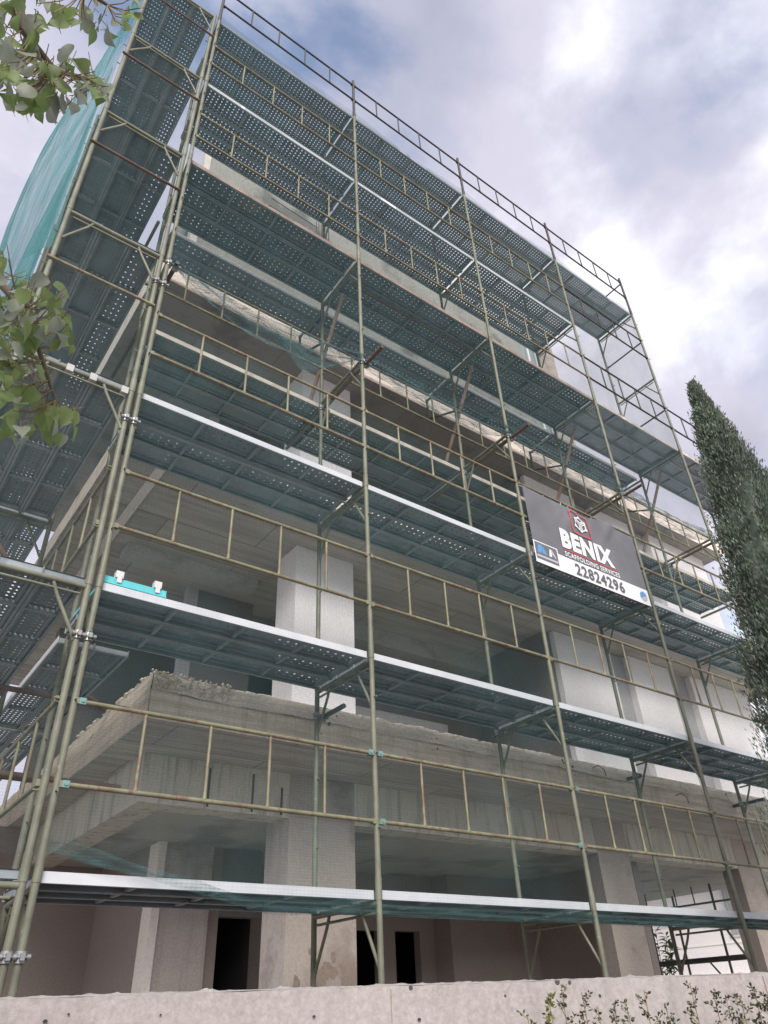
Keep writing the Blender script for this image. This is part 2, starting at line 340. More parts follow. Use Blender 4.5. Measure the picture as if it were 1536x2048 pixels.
# ------------------------------------------------------------------ yard wall
def make_yard_wall():
    root = thing('yard_wall', 'pale concrete boundary wall with rough mortar crest along the bottom of the photo', 'wall', (W0.x, W0.y, ZG))
    o = Vector((W0.x, W0.y, ZG)); zt = -0.69
    s0, s1, n = -5.5, 11.0, 220
    mb = MB()
    def pt(s_, off, z): return Vector(wpt(s_, off, z)) - o
    def front(u, v):
        s_ = s0+(s1-s0)*u; z = ZG-0.1+(zt-ZG+0.1)*v
        return pt(s_, -0.004*nz(s_*2, z*2)-0.003*nz(s_*9, z*9), z + (0.006*nz(s_*6, 3) if v == 1 else 0))
    mb.grid(front, n, 12, 0, False)
    mb.grid(lambda u, v: pt(s0+(s1-s0)*u, 0.2*v, zt+0.003*nz(u*80, v)), n, 2, 0, False)
    mb.grid(lambda u, v: pt(s0+(s1-s0)*u, 0.2, zt-(zt-ZG)*v), 20, 2, 0, False)
    mb.add([pt(s0, 0, ZG), pt(s0, 0.2, ZG), pt(s0, 0.2, zt), pt(s0, 0, zt)], [(0, 1, 2, 3)])
    mb.add([pt(s1, 0, ZG), pt(s1, 0.2, ZG), pt(s1, 0.2, zt), pt(s1, 0, zt)], [(3, 2, 1, 0)])
    mb.build('wall_body', 'yard_wall', root)
    cr = MB()
    def crest(u, v):
        s_ = s0+(s1-s0)*u; k = math.sin(math.pi*v)
        h = 0.006 + 0.016*max(0, nz(s_*0.9, 7)+0.3) + 0.006*max(0, nz(s_*11, 2)) + 0.006*max(0, nz(s_*29, 5)) + 0.03*max(0, nz(s_*13, 9)-0.35) + 0.004*nz(s_*60, 1)
        return pt(s_ + 0.01*nz(s_*17, v*3), 0.012+0.17*v, zt-0.002 + h*k**0.5*(0.8+0.5*nz(s_*14, v*4)))
    cr.grid(crest, 900, 5, 0, False)
    cr.build('mortar_crest', 'mortar', root)
    jt = MB()
    for s_ in (0.3, 1.62, 3.1, 4.7): jt.box(-0.0035, 0.0035, -0.0035, 0.001, 0.02, zt-ZG-0.01)
    for s_ in (-0.6, 1.62, 3.9):
        j = MB().box(-0.0035, 0.0035, -0.0045, 0.001, 0.3, zt-ZG-0.012).build('joint_line', 'conc_soffit', root)
        j.location = pt(s_, -0.004, ZG); j.rotation_euler = (0, 0, math.atan2(wd.y, wd.x))
    for s_, dz_, r_ in ((0.62, 0.075, 0.011), (0.78, 0.10, 0.008), (0.70, 0.055, 0.006), (0.41, 0.062, 0.008), (0.2, 0.075, 0.009), (1.70, 0.10, 0.008), (1.05, 0.07, 0.005), (2.2, 0.13, 0.01), (0.5, 0.12, 0.007)):
        h = MB().tube((0, 0.0, 0), (0, -0.004, 0), r_, 8).build('bolt_hole', 'unlit_black', root)  # dark disc painted for the shade inside a hole
        h.location = pt(s_-0.45, -0.006, zt-dz_)
        h.rotation_euler = (0, 0, math.atan2(wd.y, wd.x)); h.scale = (0.85, 1, 0.6)
make_yard_wall()

# ------------------------------------------------------------------ the building
BX1 = 14.2; BY1 = 9.0; YC = 2.1
S1, S2, S3 = 1.43, 4.42, 7.77              # soffits of the three floor slabs
def make_building():
    root = thing('concrete_building', 'unfinished concrete apartment block with bare floor slabs and white plastered columns behind the scaffold', 'building', (0, 0, ZG))
    def pb(name, mat, *boxes, rough=None):
        mb = MB()
        for b_ in boxes:
            x0, x1, y0, y1, z0, z1 = b_; mb.box(x0, x1, y0, y1, z0-ZG, z1-ZG)
        return mb.build(name, mat, root)
    # ---- slabs: (left x, front y, soffit, top)
    def rough_slab(name, x0, y0, zb, zt, mats, rimfrac, crack):
        mb = MB(); xe = BX1; L_ = xe-x0; nx = int(L_/0.05); zc_ = zb+(zt-zb)*rimfrac
        def front(u, v):
            x = x0+L_*u; k = nz(x*0.9, 4)*0.03 + nz(x*7, 1)*0.012
            z = zb+(zc_+k*crack-zb)*v
            e = 0.0 if u < 0.004 else 1.0
            return (x, y0-0.008-0.010*nz(x*3, z*12)*e-0.004*nz(x*16, z*30)*e, z-ZG)
        mb.grid(front, nx, 10, 0, False)
        def rim(u, v):
            x = x0+L_*u; k = nz(x*0.9, 4)*0.03 + nz(x*7, 1)*0.012
            z0_ = zc_+k*crack-0.006; top = zt + 0.016*nz(x*2.1, 8) + 0.014*nz(x*10, 6) + 0.008*nz(x*31, 3)
            z = z0_+(top-z0_)*v
            bul = 0.010*crack + 0.014*nz(x*5, z*9, 2) + 0.010*nz(x*21, z*25, 7)
            return (x, y0-0.010-max(0.0, bul)-(0.006*crack if v < 0.15 else 0) + (0.03 if v > 0.95 else 0), z-ZG)
        mb.grid(rim, nx*2, 8, 1, False)
        # left face
        ny = 90
        def left(u, v):
            y = y0+(BY1-y0)*u; z = zb+(zt-zb)*v + (0.018*nz(y*4, 3)+0.012*nz(y*13, 5) if v == 1 else 0)
            return (x0-0.003-0.008*abs(nz(y*3, z*9)), y-0.008*(u == 0), z-ZG)
        mb.grid(lambda u, v: left(1-u, v), ny, 6, 0, False)
        # top, bottom, back, right
        mb.add([(x0, y0, zt-0.006-ZG), (xe, y0, zt-0.006-ZG), (xe, BY1, zt-0.006-ZG), (x0, BY1, zt-0.006-ZG)], [(0, 1, 2, 3)], 0)
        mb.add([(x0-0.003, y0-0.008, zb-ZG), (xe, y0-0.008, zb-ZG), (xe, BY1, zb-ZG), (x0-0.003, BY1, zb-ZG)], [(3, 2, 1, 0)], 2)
        mb.add([(x0, BY1, zb-ZG), (xe, BY1, zb-ZG), (xe, BY1, zt-ZG), (x0, BY1, zt-ZG)], [(3, 2, 1, 0)], 0)
        mb.add([(xe, y0, zb-ZG), (xe, BY1, zb-ZG), (xe, BY1, zt-ZG), (xe, y0, zt-ZG)], [(0, 1, 2, 3)], 0)
        return mb.build(name, mats, root)
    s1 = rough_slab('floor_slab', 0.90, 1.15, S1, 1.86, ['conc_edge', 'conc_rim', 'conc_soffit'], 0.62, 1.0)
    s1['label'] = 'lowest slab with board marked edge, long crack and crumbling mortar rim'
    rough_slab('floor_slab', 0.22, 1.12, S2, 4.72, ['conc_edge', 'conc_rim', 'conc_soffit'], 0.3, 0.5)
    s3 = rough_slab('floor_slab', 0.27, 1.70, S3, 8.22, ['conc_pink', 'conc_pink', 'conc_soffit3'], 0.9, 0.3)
    s3['label'] = 'upper slab with pale pinkish pitted edge'
    # honeycombed corner of the lowest slab
    rn = random.Random(3); st = MB()
    for i in range(260):
        x = 0.91+rn.random()**1.6*0.75; z = 1.70+rn.random()*0.17; y = 1.128-rn.random()*0.012; r_ = 0.008+rn.random()*0.012
        q = [Vector((rn.gauss(0, 1), rn.gauss(0, 1), rn.gauss(0, 1))).normalized()*r_*rn.uniform(0.7, 1.2) for _ in range(6)]
        d6 = [(1,0,0), (-1,0,0), (0,1,0), (0,-1,0), (0,0,1), (0,0,-1)]
        vs = [(x+d[0]*r_*rn.uniform(0.7,1.3), y+d[1]*r_*rn.uniform(0.7,1.2), z-ZG+d[2]*r_*rn.uniform(0.6,1.1)) for d in d6]
        st.add(vs, [(0,2,4), (2,1,4), (1,3,4), (3,0,4), (2,0,5), (1,2,5), (3,1,5), (0,3,5)])
    for i in range(150):
        y = 1.15+rn.random()*2.2; z = 1.85+rn.random()*0.035; x = 0.89+rn.random()*0.05; r_ = 0.012+rn.random()*0.018
        vs = [(x+d[0]*r_*rn.uniform(0.7,1.3), y+d[1]*r_*rn.uniform(0.7,1.8), z-ZG+d[2]*r_*rn.uniform(0.6,1.1)) for d in ((1,0,0), (-1,0,0), (0,1,0), (0,-1,0), (0,0,1), (0,0,-1))]
        st.add(vs, [(0,2,4), (2,1,4), (1,3,4), (3,0,4), (2,0,5), (1,2,5), (3,1,5), (0,3,5)])
    st.build('exposed_aggregate', 'gravel', root, kind='stuff')
    # painted drip band under slab two
    pb('drip_band', 'plaster_band', (0.70, 0.80, 1.25, 8.6, S2-0.035, S2-0.001))
    # ---- beams under slab one
    bz = 0.97
    pb('front_beam', 'conc_beam', (1.26, BX1, YC+0.004, YC+0.30, bz, S1-0.001))
    pb('side_beam', 'conc_beam', (1.262, 1.56, YC+0.30, 8.6, bz+0.002, S1-0.001))
    pb('front_beam', 'conc_grey', (3.9, 7.8, YC+1.5, YC+1.8, S2-0.28, S2-0.001))
    pb('front_beam', 'conc_grey', (1.0, 2.9, 3.2, 3.5, S2-0.12, S2-0.001))
    # old tie slots in the beam face
    for x, h in ((1.95, 0.40), (2.45, 0.40), (2.80, 0.30)):
        pb('tie_slot', 'rust_tube', (x, x+0.022, YC-0.002, YC+0.01, bz+0.02, bz+h))
    # ---- columns
    def column(mat, x0, x1, z0, z1, d=0.50, side=None):
        mb = MB().box(x0, x1, YC, YC+d, z0-ZG, z1-ZG)
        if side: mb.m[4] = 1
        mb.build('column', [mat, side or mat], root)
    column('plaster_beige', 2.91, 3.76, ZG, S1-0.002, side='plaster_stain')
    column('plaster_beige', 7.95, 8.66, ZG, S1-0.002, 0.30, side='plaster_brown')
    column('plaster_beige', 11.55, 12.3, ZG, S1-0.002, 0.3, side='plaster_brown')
    for zb, zt in ((1.86, S2-0.002), (4.72, S3-0.002)):
        column('plaster_white', 2.89, 3.80, zb, zt)
    # ---- white panels and recesses of the right part, floors two and three
    for zb, zt in ((1.86, S2-0.002), (4.72, S3-0.002)):
        for x0, x1 in ((7.90, 9.36), (9.88, 11.10), (11.80, 13.9)):
            pb('wall_panel', 'plaster_white', (x0, x1, YC, YC+0.25, zb, zt))
        for x0, x1 in ((9.362, 9.878), (11.102, 11.798)):
            pb('wall_recess', 'wall_panel_grey', (x0, x1, YC+0.12, YC+0.24, zb, zt))
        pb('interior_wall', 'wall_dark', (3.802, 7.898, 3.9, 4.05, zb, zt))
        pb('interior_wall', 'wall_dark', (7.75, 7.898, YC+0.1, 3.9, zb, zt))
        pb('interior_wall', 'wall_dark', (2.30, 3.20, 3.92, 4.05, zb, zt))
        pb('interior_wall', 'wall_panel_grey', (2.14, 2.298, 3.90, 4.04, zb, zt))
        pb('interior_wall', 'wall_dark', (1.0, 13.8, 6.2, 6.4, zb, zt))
    pb('interior_wall', 'wall_panel_grey', (4.9, 6.8, 3.75, 3.898, 1.86, 3.1))
    # ---- top storey
    pb('top_wall', 'conc_top', (0.86, 8.70, YC, YC+0.25, 8.22, 12.22))
    pb('top_wall', 'plaster_beige', (9.36, 9.92, YC, YC+0.25, 8.22, 12.6))
    pb('side_wall', 'conc_top', (0.862, 1.1, YC+0.25, 4.2, 8.22, 12.0))
    pb('corner_strip', 'lit_end_face', (0.74, 0.858, YC+0.01, YC+0.16, 8.22, 12.25))  # strip added; lit left end of the wall put into its pale colour
    wf = pb('window', 'window_white', (8.702, 8.76, YC+0.05, YC+0.15, 8.22, 12.6), (9.30, 9.358, YC+0.05, YC+0.15, 8.22, 12.6), (9.0, 9.05, YC+0.06, YC+0.14, 8.22, 12.58), (8.762, 9.298, YC+0.06, YC+0.14, 11.0, 11.06))
    gp = MB().box(8.762, 9.298, YC+0.09, YC+0.10, 8.22-ZG, 12.6-ZG).build('pane', 'glass', wf)
    pb('top_wall', 'conc_grey', (1.1, 9.9, 6.5, 6.7, 8.22, 11.2))
    # ---- ground floor walls
    pb('ground_ceiling', 'conc_grey', (1.562, BX1-0.1, YC+0.301, 8.58, bz+0.035, bz+0.15))
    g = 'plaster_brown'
    pb('ground_wall', g, (-0.6, 2.22, 6.0, 6.15, ZG, S1-0.002))
    pb('ground_wall', 'plaster_band', (2.22, 2.315, 3.96, 4.25, ZG, S1-0.002))
    pb('ground_wall', 'plaster_stain', (2.316, 2.94, 4.0, 4.25, ZG, S1-0.002))
    pb('ground_wall', g, (2.942, 3.10, 4.06, 4.25, ZG, S1-0.002))
    pb('ground_wall', 'wall_dark', (3.101, 3.659, 4.07, 4.24, 0.25, S1-0.002))
    pb('ground_wall', g, (2.22, 2.4, 4.25, 6.0, ZG, S1-0.002))
    pb('ground_wall', 'unlit_black', (3.10, 5.75, 6.4, 6.5, ZG, bz), (3.655, 3.658, 4.3, 6.4, ZG, bz), (2.401, 2.42, 4.26, 6.4, ZG, bz), (2.41, 3.65, 4.3, 6.4, bz+0.01, bz+0.03))  # near-black walls: darkness of the unlit room painted on
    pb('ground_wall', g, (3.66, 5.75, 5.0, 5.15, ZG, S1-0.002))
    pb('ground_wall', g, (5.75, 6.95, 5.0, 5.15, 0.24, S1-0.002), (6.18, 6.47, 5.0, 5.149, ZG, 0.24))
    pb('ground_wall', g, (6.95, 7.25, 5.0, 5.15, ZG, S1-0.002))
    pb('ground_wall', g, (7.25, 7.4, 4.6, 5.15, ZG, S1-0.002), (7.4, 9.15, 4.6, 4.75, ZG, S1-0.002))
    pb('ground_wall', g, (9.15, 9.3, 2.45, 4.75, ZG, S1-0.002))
    pb('ground_wall', 'unlit_black', (2.4, 9.15, 8.4, 8.5, ZG, S1-0.002), (9.1, 9.149, 4.75, 8.4, ZG, S1-0.002), (2.4, 2.45, 6.15, 8.4, ZG, S1-0.002))  # same painted darkness on the walls further back
    for x in (3.28, 3.45):                                    # dabs of plaster on the far wall of the dark room
        pb('plaster_dab', 'wall_dark', (x+0.28, x+0.36, 6.38, 6.398, ZG, 0.35))
    rs = random.Random(4)
    def stain(cx, cz, w_, h_, y, mat, n=26):
        pts = []
        for i in range(n):
            a = 2*math.pi*i/n; q = 1+0.45*nz(math.cos(a)*1.7+cx*3, math.sin(a)*1.7+cz*5)+0.25*nz(math.cos(a)*5+cx, math.sin(a)*5+cz)
            pts.append((cx+w_*q*math.cos(a), y, cz+h_*q*math.sin(a)-ZG))
        MB().add(pts, [tuple(range(n))]).build('damp_stain', mat, root)
    for kk, (cx, cz, w_, h_) in enumerate(((3.42, -0.42, 0.10, 0.07), (3.30, -0.50, 0.07, 0.09), (3.47, -0.30, 0.03, 0.05), (3.62, -0.52, 0.05, 0.09), (3.2, -0.25, 0.025, 0.03), (3.05, -0.55, 0.04, 0.10))):
        stain(cx, cz, w_, h_, YC-0.003-0.0015*kk, 'damp')
    for kk, (cx, cz, w_, h_) in enumerate(((7.62, 0.10, 0.12, 0.22), (7.80, 0.0, 0.14, 0.14), (7.72, -0.25, 0.06, 0.12))):
        stain(cx+1.0, cz+0.1, w_, h_, 4.597-0.002*kk, 'damp')
    # rebar ends poking out of the slab edge
    for x, z in ((6.95, 1.78), (8.72, 1.62)):
        MB().path([(x, 1.15, z-ZG), (x+0.02, 1.05, z-ZG+0.02), (x+0.09, 1.02, z-ZG-0.03), (x+0.12, 1.03, z-ZG-0.11)], 0.006, 5).build('rebar_end', 'rebar', root)
    # starter bars standing in front of the top wall
    for i in range(6):
        z = 10.35+i*0.26
        MB().tube((1.95+0.04*(i % 3), YC-0.12, z-ZG), (3.05, YC-0.10, z-ZG-0.03), 0.008, 5).build('starter_bar', 'rebar', root)
    for i in range(6):
        x = 3.0+i*0.055
        MB().path([(x, YC-0.12, 11.75-ZG), (x+0.01, YC-0.14, 11.0-ZG), (x, YC-0.12, 10.25-ZG), (x+0.02, YC-0.02, 10.22-ZG)], 0.009, 5).build('starter_bar', 'rebar', root)
    return root
make_building()

# ------------------------------------------------------------------ scaffold pieces (meshes shared by all copies)
RP = 0.0242
def m_standard(l=2.0):
    mb = MB().tube((0,0,0), (0,0,l), RP, 10)
    mb.tube((0,0,-0.07), (0,0,0.09), RP+0.0035, 10)
    for z in (0.45, 1.05, 1.55):
        if z < l-0.2: mb.tube((0,-0.005,z), (0.0,-0.062,z), 0.007, 6)
    return mb.mesh('standard', 'pole')
ME_STD = m_standard(); ME_BASE = MB().tube((0,0,0.0), (0,0,-ZG-0.02), RP, 10).tube((0,0,1.0), (0,0,1.16), RP+0.0035, 10).box(-0.075,0.075,-0.075,0.075,-0.01,0.0).mesh('standard', 'pole')
ME_POST = MB().tube((0,0,0), (0,0,1.22), RP, 10).tube((0,0,-0.07), (0,0,0.06), RP+0.0035, 10).mesh('standard', 'rail_backlit')
ME_POST2 = MB().tube((0,0,0), (0,0,2.35), RP, 10).mesh('standard', 'rust_tube')
ME_TRANSOM = MB().tube((0,0.02,-0.09), (0,W-0.02,-0.09), 0.021, 8).tube((0,0.05,-0.155), (0,W-0.05,-0.155), 0.011, 6).mesh('frame', 'pole')
ME_KNEE_O = MB().path([(0,0.02,-0.52), (0,0.05,-0.46), (0,0.20,-0.20), (0,0.24,-0.11)], 0.014, 7).mesh('knee_brace', 'pole')
ME_KNEE_I = MB().path([(0,W-0.02,-0.52), (0,W-0.05,-0.46), (0,W-0.20,-0.20), (0,W-0.24,-0.11)], 0.014, 7).mesh('knee_brace', 'pole')
def m_guard(mat, l=B):
    mb = MB()
    for z in (0.5, 1.05):
        mb.tube((0.045,-0.006,z), (l-0.045,-0.006,z), 0.0168, 8)
        for x in (0.03, l-0.03): mb.box(x-0.018, x+0.018, -0.022, 0.016, z-0.021, z+0.021)
    return mb.mesh('guardrail', mat)
ME_GUARD = m_guard('rail'); ME_GUARD_D = m_guard('rail_backlit')
def m_rung(mat): return MB().tube((0,-0.006,0.515), (0,-0.006,1.035), 0.0125, 7).tube((0,-0.006,0.51), (0,-0.006,0.56), 0.018, 7, 0, 0.0125).mesh('rung', mat)
ME_RUNG = m_rung('rail'); ME_RUNG_D = m_rung('rail_backlit')
PW = 0.296
def m_plank(edge, perf='perf', under='galv', l=B-0.05):
    mb = MB()
    mb.add([(0,0,-0.002), (l,0,-0.002), (l,PW,-0.002), (0,PW,-0.002)], [(0,1,2,3)], 0)
    mb.box(0, l, -0.004, 0, -0.062, 0.002, 1); mb.box(0, l, PW-0.001, PW+0.003, -0.062, 0.002, 2)
    mb.box(0, l, 0, 0.022, -0.064, -0.060, 2); mb.box(0, l, PW-0.023, PW-0.001, -0.064, -0.060, 2)
    for i in range(5):
        x = 0.01+(l-0.05)*i/4; mb.box(x, x+0.03, 0.001, PW-0.002, -0.052, -0.004, 2)
    for y in (0.034, 0.262): mb.box(0.05, l-0.05, y-0.011, y+0.011, -0.030, -0.004, 2)
    return mb.mesh('plank', [perf, edge, under])
paint('under_dark', (0.24, 0.27, 0.29), 0.1, (0.2, 0.18, 0.16), 0.5, 0.2, 0.25)
ME_PL = m_plank('galv'); ME_PL_E = m_plank('galv_edge_lit'); ME_PLW = m_plank('galv', 'perf_low'); ME_PLW_E = m_plank('galv_edge_lit', 'perf_low'); ME_PLD = m_plank('under_dark', 'perf_dark', 'under_dark')
ME_PL_T = m_plank('tan_edge'); _w = PW; PW = 0.245; ME_CON = m_plank('galv', 'perf_low'); ME_CON_E = m_plank('console_edge_lit', 'perf_low'); PW = _w; ME_PLD_R = m_plank('rust_edge', 'perf_dark', 'under_dark'); ME_PLD_T = m_plank('tan_edge', 'perf_dark', 'under_dark')
def m_coupler(): 
    mb = MB()
    for x in (-0.038, 0.038):
        mb.tube((x,0,-0.03), (x,0,0.03), RP+0.009, 10)
        mb.box(x-0.012, x+0.012, -RP-0.035, -RP, -0.018, 0.018)
    mb.tube((-0.085,-0.028,0), (0.085,-0.028,0), 0.008, 6)
    for x in (-0.075, 0.075, 0.0): mb.tube((x-0.01,-0.028,0), (x+0.01,-0.028,0), 0.017, 6)
    return mb.mesh('coupler', 'steel_clamp')
ME_COUP = m_coupler()
def frame(parent, x, y, z, rz=0, top=True, base=False, outer=True, inner=True):
    """one H frame below deck level z: transom, two standards, two knee braces"""
    f = link('frame', ME_TRANSOM, parent, (x, y, z), (0, 0, rz))
    me, dz_ = (ME_BASE, ZG+0.02-0) if base else (ME_STD, -2.0)
    h = (0.02-z) if base else -2.0
    if outer: link('standard', me, f, (0, 0, h))
    if inner: link('standard', me, f, (0, W, h))
    link('knee_brace', ME_KNEE_O, f); link('knee_brace', ME_KNEE_I, f)
    return f
def guard(parent, x, y, z, rz=0, dark=False):
    g = link('guardrail', ME_GUARD_D if dark else ME_GUARD, parent, (x, y, z), (0, 0, rz))
    for i in range(4): link('rung', ME_RUNG_D if dark else ME_RUNG, g, (B*(0.2+0.2*i), 0, 0))
    return g
def jit(s_): return random.uniform(-s_, s_)

# ------------------------------------------------------------------ front scaffold
FS = thing('front_scaffold', 'tall olive painted tube scaffold with steel plank decks across the long front of the building', 'scaffold', (0, 0, ZG))
FSo = Vector((0, 0, ZG))
def fz(z): return z-ZG
for i, x in enumerate(XS):
    if i == 0: XI = 0.06
    for k in range(0, 7 if i < 5 else 5):
        fr = frame(FS, x, 0, fz(2.0*k), base=(k == 0))
        if i == 0: fr.rotation_euler = (0, 0, -0.07)
    if i < 5:
        p_ = link('standard', ME_POST, FS, (x, 0, fz(12.0)))
        if 0 < i < 4: link('standard', ME_POST, FS, (x, W, fz(12.0))).scale = (1, 1, 0.25)
    else:
        link('standard', ME_POST2, FS, (x, 0, fz(8.0))); link('standard', ME_POST, FS, (x, W, fz(8.0)))
def deck(parent, x0, y0, z, n, first, rest, lo=0.025, pw=None):
    for j in range(n):
        me = first if j == 0 else rest
        link('plank', me, parent, (x0+lo+jit(0.004), y0+j*((pw or PW)+0.008), fz(z)+jit(0.003)))
for i in range(5):
    for z in (0.0, 2.0, 4.0): deck(FS, XS[i], 0.032, z, 3, ME_PLW_E, ME_PLW)
    deck(FS, XS[i], 0.032, 8.0, 3, ME_PLD_R if i < 3 else ME_PL_T, ME_PLD if i < 3 else ME_PL)
    if i < 3: deck(FS, XS[i], 0.032, 10.0, 3, ME_PL_E, ME_PL)
    if i < 4: deck(FS, XS[i], 0.032, 12.0, 3, ME_PL, ME_PL)
    deck(FS, XS[i]+(0.25 if i == 0 else 0), 1.0, 5.95, 3, ME_PLD_T, ME_PLD, lo=0.025 if i else 0.0)
    if i < 4: deck(FS, XS[i]+(0.2 if i == 0 else 0), 1.03, 7.93, 2, ME_CON_E, ME_CON, lo=0.025 if i else 0.0, pw=0.245)
    for z in (0.0, 2.0, 4.0, 8.0): guard(FS, XS[i], 0, fz(z), dark=(z > 7 and i > 2))
    if i < 4: guard(FS, XS[i], 0, fz(10.0), dark=(i == 3)); guard(FS, XS[i], 0, fz(12.0), dark=True)
    g = guard(FS, XS[i], W, fz(6.08))
# transverse needle tubes, brackets, rakers, end rails
for i in range(1, 6):
    x = XS[i]
    MB().tube((x+0.05, -0.36 if i < 5 else -0.1, fz(5.86)), (x+0.05, -0.02, fz(5.86)), RP, 10, 0).tube((x+0.05, -0.02, fz(5.86)), (x+0.05, 1.95, fz(5.86)), RP, 10, 1).build('needle_tube', ['rust_tube', 'needle_grey'], FS)
    link('coupler', ME_COUP, FS, (x+0.03, -0.002, fz(5.86)))
    link('coupler', ME_COUP, FS, (x+0.03, W, fz(5.82)))
MB().tube((0.08, -0.08, fz(5.86)), (0.08, 1.95, fz(5.86)), RP, 10).build('needle_tube', 'dark_tube', FS)
link('coupler', ME_COUP, FS, (0.05, -0.002, fz(5.86)))
for i in range(0, 5):
    x = XS[i]
    mb = MB().tube((x, W, fz(7.83)), (x, 1.62, fz(7.83)), 0.021, 8).tube((x, 1.60, fz(7.86)), (x, 1.60, fz(7.38)), 0.021, 8)
    mb.tube((x, 1.60, fz(7.42)), (x, W, fz(7.10)), 0.018, 8); mb.build('bracket', 'pole', FS)
    if i: MB().tube((x+0.10, 0.55, fz(7.84)), (x+0.10, 1.49, fz(6.24)), 0.028, 8).build('raker', 'wood_rust', FS)
for z in (8.0, 10.0, 12.0):
    MB().tube((XS[4], 0.02, fz(z+1.02)), (XS[4], W+0.05, fz(z+1.02)), 0.017, 8).build('end_rail', 'rail_backlit', FS)
for x, y0_, y1_, z, mat in ((B+0.03, 0.55, 1.05, 1.66, 'dark_tube'), (XS[3]+0.03, 0.9, 1.12, 1.72, 'dark_tube'), (XS[4]+0.03, 0.6, 1.12, 1.62, 'dark_tube'), (XS[2]+0.03, 0.9, 1.12, 1.9, 'dark_tube')):
    MB().tube((x+0.03, y0_, fz(z)), (x+0.03, y1_, fz(z)), RP, 10).build('tie_tube', mat, FS)
    link('coupler', ME_COUP, FS, (x, W, fz(z)))
MB().tube((B+0.15, 0.02, fz(7.86)), (XS[2]-0.1, 0.02, fz(7.86)), 0.02, 8).build('ledger', 'rust_tube', FS).location = (0, 0.35, 0.02)
MB().tube((0.05, 0.34, fz(3.90)), (B, 0.34, fz(3.90)), 0.012, 6).build('ledger', 'galv', FS)
for z in (-0.45, 1.52, 3.60, 5.50):
    link('coupler', ME_COUP, FS, (-0.037, -0.003, fz(z)))

for i in range(0, 3):
    for dx_ in (-0.05, 0.05):
        if i == 0 and dx_ < 0: continue
        for z in (0.5, 1.05):
            if (i*3+int(dx_ > 0)+int(z > 1)) % 4 == 3: continue
            MB().box(-0.022, 0.022, -0.022, 0.018, -0.022, 0.022).tube((0, -0.03, 0), (0, 0.02, 0), 0.012, 8).build('rail_clip', 'cyan_clip', FS).location = (XS[i]+dx_, -0.006, fz(z))
# ------------------------------------------------------------------ side scaffold
SS = thing('side_scaffold', 'olive painted scaffold running back along the left side of the building with dark plank undersides', 'scaffold', (-1.036, 0, ZG))
RZ = -math.pi/2
def ss(x, y, z): return (x+1.036, y, z-ZG)
for j in range(6):
    y = j*B
    for k in range(0, 7):
        f = frame(SS, 0, y, fz(2.0*k), RZ, base=(k == 0)); f.scale = (1, 0.961/W, 1)
for j in range(5):
    for k in range(0, 7):
        for q in range(3):
            dk = k in (3, 4) and q < 2
            o_ = link('plank', ME_PLD if dk else ME_PL, SS, ss(-0.10-q*(PW+0.012)-0.0, j*B+0.025+jit(0.01), 2.0*k+jit(0.004)), (0, 0, math.pi/2))
    for k in (0, 1):
        guard(SS, *ss(-0.105, j*B, 2.0*k), math.pi/2)
for j in range(3):
    for q in range(2):
        link('plank', ME_PL_E if q == 0 else ME_PL, SS, ss(0.012+q*(PW+0.01), 1.0+(j+1)*B, 1.96), (0, 0, -math.pi/2))
for z in (5.12, 7.18, 9.30, 11.25):
    MB().tube(ss(-1.08, -0.03, z), ss(-0.045, -0.03, z), 0.0168, 8).build('end_rail', 'rust_tube' if z > 6 else 'rail', SS)
for x in (-0.62, -0.42, -0.14):
    MB().box(x-0.03, x+0.03, -0.03, 0.03, 3.87, 3.945).build('tape_wrap', 'tape_grey', SS).location = (1.036, 0, -ZG)
# rusty tubes across the side bay
for (a, b_) in (((-0.95, 1.6, 3.35), (0.05, 1.75, 2.35)), ((-0.95, 4.2, 3.4), (0.0, 4.3, 2.3)), ((0.1, 2.2, 2.2), (0.85, 2.3, 1.85))):
    MB().tube(ss(*a), ss(*b_), RP, 10).build('tie_tube', 'rust_tube', SS)
for y, z in ((1.55, 1.62), (1.45, 0.9), (4.1, 1.55)):
    MB().tube(ss(-1.0, y, z), ss(0.86, y, z), RP, 10).build('tie_tube', 'rust_tube', SS)

# ------------------------------------------------------------------ scaffold at the far right side
RS = thing('rear_scaffold', 'dark scaffold frames seen through the open ground floor at right', 'scaffold', (13.0, 3.4, ZG))
for y in (0.2, 1.7, 3.3):
    for x in (0, 0.95): MB().tube((x, y, 0), (x, y, 4.4), 0.024, 8).build('standard', 'dark_tube', RS)
for z in (2.14, 3.05):
    MB().tube((0, -0.4, z), (0, 3.6, z), 0.045 if z < 3 else 0.018, 8).build('ledger', 'dark_tube', RS)
for y in (0.6, 1.0, 2.1, 2.6): MB().tube((0, y, 3.05), (0, y, 3.6), 0.013, 6).build('rung', 'dark_tube', RS)
MB().tube((0, -0.4, 3.6), (0, 3.6, 3.6), 0.018, 8).build('ledger', 'dark_tube', RS)
for y in (0.2, 1.7): MB().tube((0.02, y, 1.6), (0.02, y+0.4, 2.1), 0.016, 6).build('knee_brace', 'dark_tube', RS)

